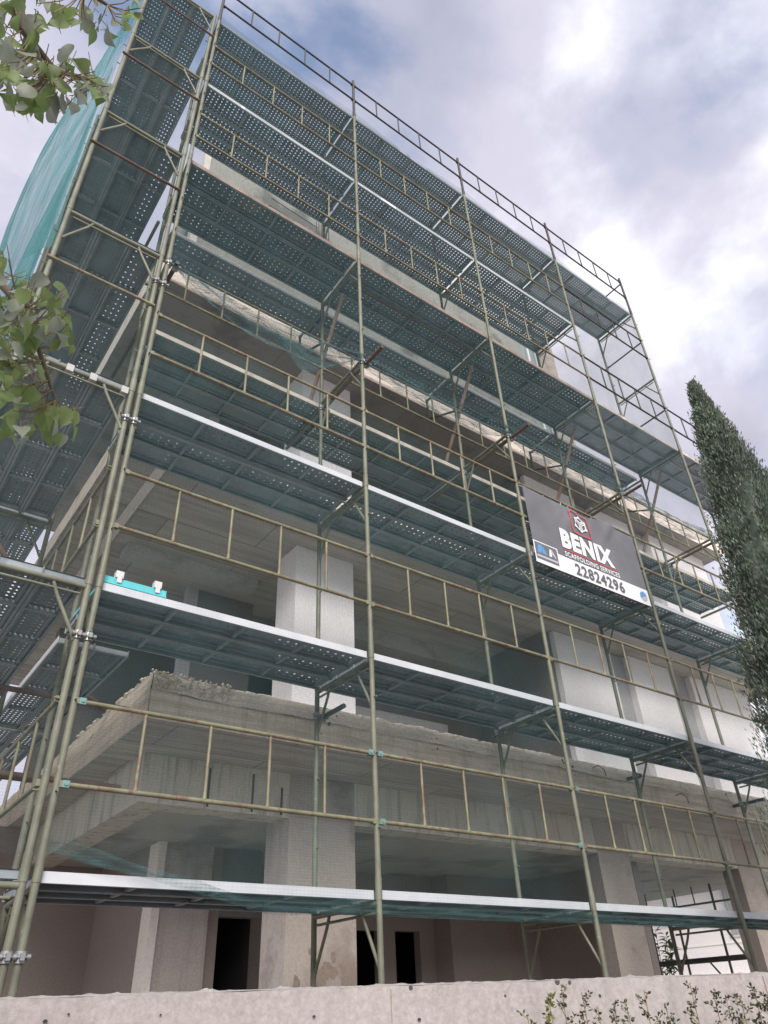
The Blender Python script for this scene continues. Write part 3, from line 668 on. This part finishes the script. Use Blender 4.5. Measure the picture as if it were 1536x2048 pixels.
# ------------------------------------------------------------------ nets
def net(name, label, fn, nu, nv, mat, hems=None):
    mb = MB().grid(fn, nu, nv)
    o = mb.build(name, mat); o['label'] = label; o['category'] = 'net'; o['group'] = 'debris nets hung on the scaffold'
    return o
def sag(x): t_ = (x/B) % 1.0; return 4*t_*(1-t_)
def lower(u, v):
    x = 0.01+12.6*u; zb = 0.12 - 0.27*min(1, x/1.6) + 0.02*nz(x, 3) - 0.03*sag(x); zt = 5.06-0.05*sag(x)
    z = zb+(zt-zb)*v
    y = 0.012 - 0.035*max(0, nz(x*1.3, z*0.8, 1))*sag(x) - (0.05*sag(x)*math.exp(-((z+0.05)/0.25)**2))
    y += 0.010*nz(x*7+z*5, z*2-x*1.5)
    return (x, y, z)
ln = net('safety_net', 'fine dark green net stretched over the lower three scaffold lifts', lower, 260, 90, 'net_front')
def hem(u, v):
    p = lower(u, 0.0); q = lower(u, 0.02); k = 0.05+0.03*nz(p[0]*2, 5)
    return (p[0], p[1]-0.016-0.012*math.sin(v*9+p[0]*3), p[2]+k*(v*1.6-0.3))
MB().grid(hem, 300, 6).build('hem', 'net_fold', ln)
def upper(u, v):
    x = 0.01+10.1*u; sg = sag(x)
    zb = 5.92+0.06*nz(x*2, 9)-(0.42*math.sin(math.pi*x/B)**1.2 if x < B else 0.0); zt = 12.14-0.10*sg
    z = zb+(zt-zb)*v
    y = 0.014 - 0.03*nz(x*1.1, z*0.7, 4)*sg - 0.01*nz(x*6, z*3)
    return (x, y, z)
net('safety_net', 'teal net covering the upper scaffold lifts up to the top deck', upper, 240, 120, 'net_upper')
def fold(u, v):
    x = 0.02+10.0*u; sg = sag(x); a = v*6.0
    zc_ = 5.95-(0.40 if x < B else 0.16)*sg-0.06*nz(x*1.7, 2)
    return (x, -0.02-0.03*math.sin(a*2+x*2)-0.02*nz(x*6, v*6), zc_+(v-0.5)*(0.20+0.22*sg)+0.04*nz(x*5, v*9))
net('safety_net', 'bunched hem of the upper net sagging between the poles above the banner', fold, 260, 14, 'net_bunch')
def torn(u, v):
    x = 1.30+1.20*u
    top = 5.66-0.16*math.sin(math.pi*u)+0.30*u**4; dp = 0.30*max(0.0, 1-abs(u-0.33)/0.42)**1.3+0.03
    return (x, -0.035-0.03*math.sin(u*7+v*3)*v+0.02*nz(u*6, v*6), top-dp*v)
net('safety_net', 'loose torn corner of net hanging under the bunched hem near the second pole', torn, 40, 24, 'net_torn')
def endn(u, v):
    x = -1.05+1.06*u; z = 0.08+(11.9-0.08)*v
    return (x, 0.03+0.02*nz(x*3, z*1.2), z)
net('safety_net', 'thin grey net closing the narrow end of the side scaffold', endn, 30, 120, 'net_end')
def side(u, v):
    y = 7.6*u; z = 5.3+7.6*v; t_ = (y/B) % 1.0
    bl = (4*t_*(1-t_))**0.8 if y < B else 0.5
    k = math.sin(math.pi*min(1.0, 0.12+v*0.95))**0.8 if v < 0.9 else math.sin(math.pi*0.975)**0.8*(1-v)/0.1
    bulge = 0.60*bl*max(0.0, 1.0-v*0.92)**0.8*(0.55+0.45*math.sin(math.pi*min(1, v*1.3)))
    return (-1.075-bulge-0.035*nz(y*5+z*0.5, z*0.35)-0.02*nz(y*14, z*0.4), y, z)
net('safety_net', 'bright teal net billowing out from the left side of the scaffold against the sky', side, 170, 110, 'net_teal')
def rightn(u, v):
    y = 0.02+4.2*u; z = 8.1+4.1*v
    return (10.2+0.10*math.sin(u*5)*math.sin(v*3)+0.03*nz(y*4, z*2), y, z)
net('safety_net', 'pale translucent net closing the far right end of the upper scaffold', rightn, 50, 50, 'net_white')

# ------------------------------------------------------------------ banner
def make_banner():
    x0, x1, z0, z1 = 5.115, 7.45, 3.80, 4.99
    root = thing('banner', 'dark grey scaffolding company banner with white lettering tied between the poles', 'banner', (x0, -0.050, z0))
    bw, bh = x1-x0, z1-z0
    def disp(x, z):
        u, v = x/bw, z/bh
        d = 0.026*math.sin(u*9+v*4)*v*v + 0.02*nz(u*4+v*2, v*2, 3) + 0.010*nz(u*13-v*5, v*3, 6) - 0.055*math.exp(-((u-0.27-0.15*v)/0.045)**2)*max(0, v-0.45) - 0.075*math.exp(-((u-0.76+0.3*(1-v))/0.04)**2)*max(0, v-0.4)
        return d*math.sin(math.pi*min(1, max(0, u)))**0.3*(0.2+0.8*min(1.0, max(0.0, (v-0.2)/0.6))**2)
    def top(u): return -0.035*abs(math.sin(u*math.pi*3))
    def pt(x, z, off): return (x, disp(x, z)-off, z + top(x/bw)*max(0, z/bh-0.8)*5 + (0.05*(1-x/bw)*0 ))
    mb = MB().grid(lambda u, v: pt(bw*u, bh*v, 0), 90, 44); mb.build('cloth', 'banner_grey', root)
    def panel(u0, u1, v0, v1, mat, off, name='print_panel'):
        return MB().grid(lambda u, v: pt(bw*(u0+(u1-u0)*u), bh*(v0+(v1-v0)*v), off), max(2, int(60*(u1-u0))), max(2, int(30*(v1-v0)))).build(name, mat, root)
    panel(0.0, 1.0, 0.0, 0.215, 'print_white', 0.003)
    panel(0.0, 0.195, 0.03, 0.275, 'print_white', 0.0045); panel(0.008, 0.187, 0.045, 0.262, 'banner_grey', 0.006)
    def poly(pts, mat, off, name):
        mb = MB(); mb.add([pt(bw*u, bh*v, off) for u, v in pts], [tuple(range(len(pts)))]); return mb.build(name, mat, root)
    poly([(0.02, 0.13), (0.035, 0.235), (0.065, 0.235), (0.055, 0.13)], 'print_blue', 0.008, 'logo')
    poly([(0.06, 0.13), (0.067, 0.235), (0.10, 0.13)], 'print_blue', 0.008, 'logo')
    poly([(0.115, 0.13), (0.125, 0.225), (0.14, 0.225), (0.135, 0.13)], 'print_white', 0.008, 'logo')
    poly([(0.14, 0.17), (0.145, 0.225), (0.172, 0.13), (0.16, 0.13)], 'print_grey', 0.008, 'logo')
    panel(0.015, 0.18, 0.075, 0.10, 'print_grey', 0.008, 'logo')
    # swirl logo at right
    cu, cv, r_ = 0.945, 0.105, 0.078
    for s_, mat in ((1, 'print_blue'), (-1, 'print_grey')):
        mb = MB(); n = 24; vs = []
        for i in range(n+1):
            a = math.pi*i/n; ro = r_
            vs.append((cu*bw + s_*ro*math.cos(a+0.5), cv*bh + s_*ro*math.sin(a+0.5)))
        inner = []
        for i in range(n+1):
            t_ = 1-2*i/n; a = 0.5; k = 0.030*math.sin(math.pi*t_) 
            px_ = -r_*t_*math.cos(a)*s_ ; pz_ = -r_*t_*math.sin(a)*s_
            inner.append((cu*bw+px_*-1*-1 - math.sin(a)*(k-s_*-0.012)*1, cv*bh+pz_ + math.cos(a)*(k+s_*0.012)))
        inner = inner if s_ > 0 else inner
        pts = [pt(x, z, 0.008) for x, z in vs]+[pt(x, z, 0.008) for x, z in inner]
        m_ = n+1
        mb.add(pts, [(i, i+1, m_+i+1, m_+i) for i in range(n)]); mb.build('logo', mat, root)
    # red rounded frame and white knot emblem
    cu, cv = 0.462, 0.795; cx, cz = cu*bw, cv*bh; hw, hh, rc, th = 0.205, 0.205, 0.05, 0.022
    def rr(hw, hh, rc, n=8):
        ps = []
        for qx, qz, a0 in ((1,1,0), (-1,1,90), (-1,-1,180), (1,-1,270)):
            for i in range(n+1):
                a = R(a0+90*i/n); ps.append((cx+qx*(hw-rc)+rc*math.cos(a), cz+qz*(hh-rc)+rc*math.sin(a)))
        return ps
    A, C_ = rr(hw, hh, rc), rr(hw-th, hh-th, rc-th*0.6); n = len(A)
    MB().add([pt(x, z, 0.016) for x, z in A]+[pt(x, z, 0.016) for x, z in C_], [(i, (i+1) % n, n+(i+1) % n, n+i) for i in range(n)]).build('logo_frame', 'print_red', root)
    em = MB()
    def disc(x, z, r_, k=12): em.add([pt(x+r_*math.cos(2*math.pi*i/k), z+r_*math.sin(2*math.pi*i/k), 0.018) for i in range(k)], [tuple(range(k))])
    def bar(x0_, z0_, x1_, z1_, w_):
        d = Vector((x1_-x0_, z1_-z0_)).normalized(); q = Vector((-d.y, d.x))*w_/2
        em.add([pt(x0_+q.x, z0_+q.y, 0.0175), pt(x1_+q.x, z1_+q.y, 0.0175), pt(x1_-q.x, z1_-q.y, 0.0175), pt(x0_-q.x, z0_-q.y, 0.0175)], [(3, 2, 1, 0)])
    rr_ = 0.128
    hexp = [(cx+rr_*math.sin(R(60*i)), cz+rr_*math.cos(R(60*i))) for i in range(6)]
    for i in range(6):
        a, b_ = hexp[i], hexp[(i+1) % 6]; disc(a[0], a[1], 0.026 if i % 2 == 0 else 0.020)
        bar(a[0], a[1], b_[0], b_[1], 0.022 if i % 2 else 0.016)
    for i in (1, 3, 5):
        a = hexp[i]; bar(cx, cz, a[0], a[1], 0.016)
        b_ = hexp[(i+1) % 6]; c_ = hexp[(i-1) % 6]
        for q in (b_, c_):
            bar(cx+(q[0]-cx)*0.25, cz+(q[1]-cz)*0.25, a[0]+(q[0]-a[0])*0.25, a[1]+(q[1]-a[1])*0.25, 0.014)
    em.build('emblem', 'print_white', root)
    panel(0.255, 0.735, 0.316, 0.330, 'print_red', 0.006, 'rule_line')
    def text(s_, u0, u1, v0, v1, mat, bold, name, space=1.0):
        cu_ = bpy.data.curves.new(name, 'FONT'); cu_.body = s_; cu_.offset = bold; cu_.space_character = space; cu_.resolution_u = 3
        ob = bpy.data.objects.new(name, cu_); COL.objects.link(ob)
        dg = bpy.context.evaluated_depsgraph_get(); me = bpy.data.meshes.new_from_object(ob.evaluated_get(dg))
        bpy.data.objects.remove(ob)
        xs = [v.co.x for v in me.vertices]; ys = [v.co.y for v in me.vertices]
        ax, bx_, ay, by = min(xs), max(xs), min(ys), max(ys)
        for v in me.vertices:
            x = bw*(u0+(u1-u0)*(v.co.x-ax)/(bx_-ax)); z = bh*(v0+(v1-v0)*(v.co.y-ay)/(by-ay)); v.co = pt(x, z, 0.009)
        me.materials.clear(); me.materials.append(MAT[mat]); link(name, me, root)
    text('BENIX', 0.25, 0.72, 0.345, 0.60, 'print_white', 0.055, 'lettering', 1.12)
    text('SCAFFOLDING SERVICES', 0.26, 0.745, 0.232, 0.298, 'print_white', 0.016, 'lettering', 1.10)
    text('22824296', 0.325, 0.76, 0.03, 0.185, 'print_dark', 0.032, 'lettering', 1.12)
    for u, v in ((0.0, 0.99), (0.995, 0.985), (0.33, 0.97), (0.67, 0.97), (0.995, 0.5), (0.0, 0.5), (0.99, 0.02)):
        MB().tube(pt(bw*u, bh*v, -0.01), (bw*u + (0.05 if u > 0.9 else -0.05 if u < 0.1 else 0.0), 0.01, bh*v+(0.06 if 0.1 < u < 0.9 else 0.0)), 0.005, 5).build('tie_cord', 'white_block', root)
make_banner()

# ------------------------------------------------------------------ turquoise board on deck two
cb = thing('board', 'short turquoise board with two small white blocks lying on the second deck corner', 'board', (0.04, 0.06, 2.0))
MB().box(0.0, 0.50, 0.0, 0.05, 0.004, 0.085).box(0.0, 0.50, -0.012, 0.0, 0.02, 0.035).build('plank_body', 'cyan_paint', cb)
MB().box(-0.02, 0.01, 0.0, 0.7, 0.005, 0.03).build('end_strip', 'cyan_paint', cb)
for x in (0.08, 0.39): MB().box(x, x+0.06, -0.015, 0.04, 0.087, 0.145).box(x+0.012, x+0.048, -0.022, -0.015, 0.04, 0.11).build('block', 'white_block', cb)

# ------------------------------------------------------------------ cypress
def make_cypress():
    bx_, by_ = 6.72, -2.0; top = 6.18
    root = thing('cypress_tree', 'tall narrow dark cypress standing in front of the right end of the scaffold', 'tree', (bx_, by_, ZG))
    H = top-ZG
    MB().path([(0, 0, -0.1), (0.03, 0.02, H*0.3), (-0.02, 0, H*0.65), (0, 0, H*0.97)], 0.17, 10, 0, 0.02).build('trunk', 'bark', root)
    rn = random.Random(11)
    PR = [(0, 0.35), (0.10, 0.55), (0.2, 0.92), (0.33, 0.86), (0.5, 0.60), (0.72, 0.42), (0.88, 0.19), (0.95, 0.075), (1.0, 0.008)]
    SX = Vector((math.cos(yaw), -math.sin(yaw), 0))
    def shift(h): return SX*0.09*min(1.0, (1-h)*3)
    def rad(h):                                    # h: 0 ground .. 1 tip
        for (a_, ra), (b_, rb) in zip(PR, PR[1:]):
            if h <= b_: return ra+(rb-ra)*(h-a_)/(b_-a_)
        return 0.02
    mb = MB(); br = MB()
    for i in range(2300):
        h = 0.06+0.94*rn.random()**1.15
        h = min(h, 0.995); a = rn.random()*2*math.pi; rr_ = rad(h)
        bul = 1+0.22*nz(math.cos(a)*1.6, math.sin(a)*1.6, h*9)+0.16*nz(math.cos(a)*4, math.sin(a)*4, h*26)
        depth = 0.62+0.40*rn.random()**0.6
        rc = rr_*bul*depth
        c = Vector((rc*math.cos(a), rc*math.sin(a), h*H))+shift(h); outv = Vector((math.cos(a), math.sin(a), 0))
        cs = (0.07+0.13*rn.random())*(0.35+0.65*min(1, rr_*1.3))
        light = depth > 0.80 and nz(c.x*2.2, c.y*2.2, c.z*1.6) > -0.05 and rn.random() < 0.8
        if rn.random() < 0.35: br.tube(c*1.0-outv*rc*0.8-Vector((0,0,0.25)), c+Vector((0,0,-0.02)), 0.012, 5, 0, 0.004)
        for k in range(int(48+24*rn.random())):
            o_ = Vector((max(-1.6, min(1.6, rn.gauss(0, 1))), max(-1.6, min(1.6, rn.gauss(0, 1))), max(-1.6, min(2.2, rn.gauss(0, 1.3)))))*cs*0.55
            p_ = c+o_
            d = (Vector((0, 0, 1.3))+outv*rn.uniform(0.1, 0.7)+Vector((rn.gauss(0, 0.25), rn.gauss(0, 0.25), 0))).normalized()
            l = rn.uniform(0.028, 0.068); side_ = d.cross(Vector((rn.gauss(0,1), rn.gauss(0,1), rn.gauss(0,1)))).normalized()*l*rn.uniform(0.10, 0.17)
            q = p_+d*l; mid = p_+d*l*0.5
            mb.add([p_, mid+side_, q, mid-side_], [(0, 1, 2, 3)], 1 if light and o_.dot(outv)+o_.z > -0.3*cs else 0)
    def core(u, v):
        h = 0.05+0.93*v; a = u*2*math.pi; r_ = rad(h)*0.74*(1+0.25*nz(math.cos(a)*2.5, math.sin(a)*2.5, h*14)+0.2*nz(math.cos(a)*6, math.sin(a)*6, h*40))
        q_ = shift(h); return (r_*math.cos(a)+q_.x, r_*math.sin(a)+q_.y, h*H)
    mb.grid(core, 40, 110, 0)
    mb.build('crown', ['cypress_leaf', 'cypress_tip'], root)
    br.build('limbs', 'bark', root)
make_cypress()

# ------------------------------------------------------------------ poplar-like tree whose twigs hang into the upper left
def m_leaf(l, wd_, fold_, bend):
    vs = []; fs = []
    prof = [0.10, 0.55, 0.88, 1.0, 0.96, 0.78, 0.52, 0.27, 0.10, 0.0]; ys = [0.0, 0.02, 0.10, 0.24, 0.40, 0.56, 0.70, 0.82, 0.92, 1.0]
    k = len(ys)
    for i in range(k):
        y = ys[i]*l; zb = -bend*ys[i]**2*l; hw = prof[i]*wd_/2; dp = -0.07*l*prof[i]*(1-ys[i]/0.24) if ys[i] < 0.24 else 0
        vs += [(-hw, y+dp, zb+fold_*hw), (-hw*0.5, y+dp*0.5, zb+fold_*hw*0.35), (0, y, zb), (hw*0.5, y+dp*0.5, zb+fold_*hw*0.35), (hw, y+dp, zb+fold_*hw)]
    for i in range(k-1):
        for j in range(4): fs.append((i*5+j, i*5+j+1, i*5+5+j+1, i*5+5+j))
    mb = MB().add(vs, fs, 0, True); mb.path([(0, 0, 0), (0, -0.14*l, 0.003), (0, -0.28*l, 0.008)], 0.0008, 4, 1); return mb
LEAVES = [m_leaf(0.046*s_, 0.034*s_, f_, b_).mesh('leaf', [mt_, 'twig']) for s_, f_, b_, mt_ in
          ((1.0, 0.25, 0.25, 'leaf_grey'), (0.9, 0.15, 0.35, 'leaf_green'), (1.1, 0.4, 0.15, 'leaf_green'), (0.8, 0.2, 0.2, 'leaf_green'), (1.0, -0.15, 0.4, 'leaf_grey'), (0.65, 0.3, 0.15, 'leaf_green'))]
def make_broadleaf():
    base = at(-1050, 1750, 3.0); bx_, by_ = base.x, base.y
    root = thing('broadleaf_tree', 'near tree with pointed grey green leaves hanging into the upper left corner', 'tree', (bx_, by_, ZG)); o_ = Vector((bx_, by_, ZG))
    T = [Vector((0, 0, -0.1)), Vector((0.02, 0.02, 1.4)), Vector((-0.03, 0.03, 2.8)), Vector((0.02, 0.0, 4.2)), Vector((0.05, 0.0, 5.2))]
    MB().path(T, 0.13, 10, 0, 0.04).build('trunk', 'bark', root)
    rn = random.Random(5)
    def branch(start, pix, ells, mix, d0):
        pts = [start] + [at(x, y, d)-o_ for x, y, d in pix]
        # smooth
        sm = []
        for i in range(len(pts)-1):
            for k in range(4): sm.append(pts[i].lerp(pts[i+1], k/4))
        sm.append(pts[-1])
        br = MB().path(sm, 0.016, 6, 0, 0.003).build('branch', 'bark', root)
        tw = MB()
        for (ex, ey, rx, ry, n, dd) in ells:
            for i in range(n):
                a = rn.random()*2*math.pi; q = rn.random()**0.5
                px_, py_ = ex+rx*q*math.cos(a), ey+ry*q*math.sin(a)
                p_ = at(px_, py_, dd+rn.uniform(-0.22, 0.22))-o_
                me = LEAVES[rn.choice((0, 2, 4, 0, 1)) if rn.random() > mix else rn.choice((1, 3, 5))]
                lf = link('leaf', me, br, p_)
                # tip (local +y) mostly hangs down
                d = Vector((rn.gauss(0, 0.5), rn.gauss(0, 0.5), -1.0+rn.gauss(0, 0.35))).normalized()
                q_ = d.to_track_quat('Y', 'Z'); lf.rotation_euler = (q_ @ Matrix.Rotation(rn.random()*6.28, 3, 'Y').to_quaternion()).to_euler()
                s_ = rn.uniform(0.75, 1.15); lf.scale = (s_, s_, s_)
                if rn.random() < 0.75:
                    near = min(sm, key=lambda c: (c-p_).length)
                    a_ = p_-d*0.028*s_; mid = near.lerp(a_, 0.5)+Vector((0, 0, -0.02)); tw.path([near, mid, a_], 0.0014, 4, 0, 0.0008)
        tw.build('twigs', 'twig', br)
    branch(T[3], [(-350, -350, 2.3), (20, -160, 1.9), (45, 60, 1.75), (110, 140, 1.75), (200, 165, 1.8)],
           [(35, 40, 50, 60, 28, 1.72), (40, 150, 48, 55, 34, 1.72), (95, 185, 40, 40, 18, 1.75), (115, 120, 40, 25, 12, 1.75), (185, 165, 30, 40, 18, 1.8), (65, 205, 55, 28, 12, 1.75), (130, 185, 22, 40, 5, 1.75)], 0.35, 1.8)
    branch(T[3], [(-250, -420, 2.3), (120, -230, 1.9), (170, -20, 1.8), (215, 10, 1.8)],
           [(140, 30, 35, 30, 8, 1.75), (195, 30, 30, 45, 9, 1.8), (240, 35, 18, 18, 4, 1.8), (278, 18, 12, 30, 4, 1.85), (90, 10, 40, 20, 8, 1.75)], 0.5, 1.8)
    branch(T[2], [(-350, 300, 2.4), (-80, 480, 2.0), (50, 620, 1.85), (85, 720, 1.85), (110, 800, 1.85)],
           [(55, 640, 65, 62, 50, 1.85), (45, 740, 52, 60, 40, 1.85), (85, 830, 38, 42, 18, 1.85), (130, 840, 26, 38, 11, 1.88), (115, 640, 25, 40, 10, 1.88), (70, 570, 45, 20, 10, 1.88), (40, 850, 30, 30, 10, 1.85), (125, 690, 18, 22, 5, 1.9), (8, 520, 14, 38, 6, 1.9), (10, 690, 20, 120, 14, 1.85), (100, 590, 20, 20, 5, 1.9)], 0.6, 1.9)
make_broadleaf()

# ------------------------------------------------------------------ shrubs in front of the yard wall
def make_shrub(s_, off, h, label, young=False, dense=1.0, seed=0):
    rn = random.Random(seed); p = wpt(s_, off, ZG)
    root = thing('shrub', label, 'shrub', p, 'shrubs along the wall')
    st = MB(); lf = MB()
    def leafy(a, b_, n, r_):
        for k in range(n):
            t_ = rn.uniform(0.15, 1.0); c = a.lerp(b_, t_)
            d = Vector((rn.gauss(0, 1), rn.gauss(0, 1), rn.gauss(0.5, 0.6))).normalized(); l = rn.uniform(0.014, 0.026)
            sd = d.cross(Vector((rn.gauss(0,1), rn.gauss(0,1), rn.gauss(0,1)))).normalized()*l*0.3
            c = c+d*r_*0.4
            top_ = c.z > h-0.12 and young
            lf.add([c, c+d*l*0.5+sd, c+d*l, c+d*l*0.5-sd], [(0, 1, 2, 3)], 1 if top_ and rn.random() < 0.8 else 0)
    for q in range(int(2*dense)+1):
        ang = rn.random()*6.28; lean = rn.uniform(0.0, 0.10)*q
        hh = h*(1 if q == 0 else rn.uniform(0.72, 0.93))
        tip = Vector((lean*math.cos(ang), lean*math.sin(ang)*0.5, hh))
        base = Vector((0.02*q, 0, 0)); mid = base.lerp(tip, 0.5)+Vector((rn.gauss(0, 0.02), rn.gauss(0, 0.02), 0))
        st.path([base, mid, tip], 0.006, 5, 0, 0.0018)
        for k in range(int(hh/0.03)):
            z = 0.25+k*0.03
            if z > hh-0.01: break
            c = base.lerp(mid, z/hh*2) if z < hh/2 else mid.lerp(tip, z/hh*2-1)
            a = rn.random()*6.28; ln = rn.uniform(0.03, 0.085)*(1.0 if z < hh-0.1 else 0.5)
            e = c+Vector((ln*math.cos(a), ln*math.sin(a), ln*0.75))
            st.tube(c, e, 0.0016, 4, 0, None, False); leafy(c, e, int(7*dense+2), 0.012)
    st.build('stem', 'twig', root); lf.build('foliage', ['shrub_leaf', 'shrub_young'], root)
# s along the wall for photo x
SH = [(1095, 1985, 'yellow tipped bushy shrub, first and fullest of the row before the wall', True, 2.2), (1122, 1972, 'tall thin shrub right beside the yellow tipped one', False, 1.0), (1163, 1985, 'slim dark shrub, third from the left before the wall', False, 1.2),
      (1195, 2013, 'low sparse shrub, fourth from the left before the wall', False, 0.8), (1228, 2003, 'small twiggy shrub, fifth from the left before the wall', False, 0.8), (1250, 1996, 'feathery shrub left of the dark dense one', False, 0.9), (1288, 1980, 'dark dense shrub under the third pole gap', False, 1.3),
      (1330, 2005, 'short shrub between the dark one and the lone tall one', False, 0.9), (1380, 1968, 'lone tall shrub reaching closest to the wall crest', False, 1.2), (1425, 1984, 'narrow upright shrub right of the lone tall one', False, 1.2), (1450, 1990, 'thin pale shrub beside the narrow upright one', False, 1.1),
      (1480, 1990, 'bushy shrub near the right edge of the wall', False, 2.0), (1508, 1977, 'tall bushy shrub almost at the right photo edge', False, 2.2), (1534, 1990, 'shrub cut by the right photo edge', False, 2.0), (1055, 2032, 'tiny low shrub tip left of the yellow one', False, 1.0)]
for i, (px_, py_, lab, yg, dn) in enumerate(SH):
    d = (rgt*((px_-768)/F_PX) - upv*((py_-1024)/F_PX) + fwd)
    k = (W0 - wn*0.22 - CAM).dot(wn)/d.dot(wn); p = CAM + d*k
    make_shrub((p-W0).dot(wd), -0.22, p.z-ZG, lab, yg, dn, 20+i)

# ------------------------------------------------------------------ background house and bush
def make_house():
    root = thing('white_house', 'white two storey house with slatted shutters glimpsed beyond the open ground floor', 'house', (20.0, 4.0, ZG))
    MB().box(0, 9, 0, 12, 0, 1.95).build('plinth', 'plaster_brown', root)
    MB().box(-0.03, 9, -0.03, 12.03, 2.0, 6.6).build('wall', 'house_white', root)
    MB().box(-0.16, 9.1, -0.16, 12.1, 1.951, 1.999).build('ledge', 'house_white', root)
    MB().box(-0.12, 9.1, -0.12, 12.1, 6.601, 6.9).build('roof', 'house_cream', root)
    for z in (2.75, 3.3): MB().box(-0.045, -0.031, -0.02, 12.0, z, z+0.02).build('groove', 'plaster_band', root)
    for y, z0_, z1_ in ((3.1, 2.9, 4.6), (6.6, 2.9, 4.4)):
        f = MB().box(-0.07, -0.031, y-0.5, y+0.5, z0_, z1_).build('shutter', 'window_white', root)
        for k in range(9): MB().box(-0.10, -0.071, y-0.44+k*0.1, y-0.39+k*0.1, z0_+0.06, z1_-0.06).build('slat', 'shutter', f)
    MB().box(-0.9, -0.031, 0.2, 8, 4.62, 4.8).build('balcony', 'house_cream', root)
make_house()
def make_bush():
    root = thing('garden_bush', 'leafy green bush beside the second ground floor column', 'bush', (14.0, 5.85, ZG)); rn = random.Random(9)
    st = MB(); lf = MB()
    for q in range(9):
        a = rn.random()*6.28; l = rn.uniform(0.15, 0.5); tip = Vector((l*math.cos(a), l*math.sin(a), rn.uniform(1.9, 2.95) if q else 3.0))
        st.path([(0, 0, 0), (tip.x*0.3, tip.y*0.3, tip.z*0.5), tip], 0.015, 5, 0, 0.004)
        for k in range(70):
            t_ = rn.uniform(0.35, 1); c = Vector((tip.x*t_**1.5, tip.y*t_**1.5, tip.z*t_))
            d = Vector((rn.gauss(0, 1), rn.gauss(0, 1), rn.gauss(0.3, 0.6))).normalized(); L_ = rn.uniform(0.14, 0.26)
            sd = d.cross(Vector((0, 0, 1))).normalized()*L_*0.18
            lf.add([c, c+d*L_*0.5+sd, c+d*L_-Vector((0,0,0.04)), c+d*L_*0.5-sd], [(0, 1, 2, 3)])
    st.build('stem', 'twig', root); lf.build('foliage', 'bush_leaf', root)
make_bush()
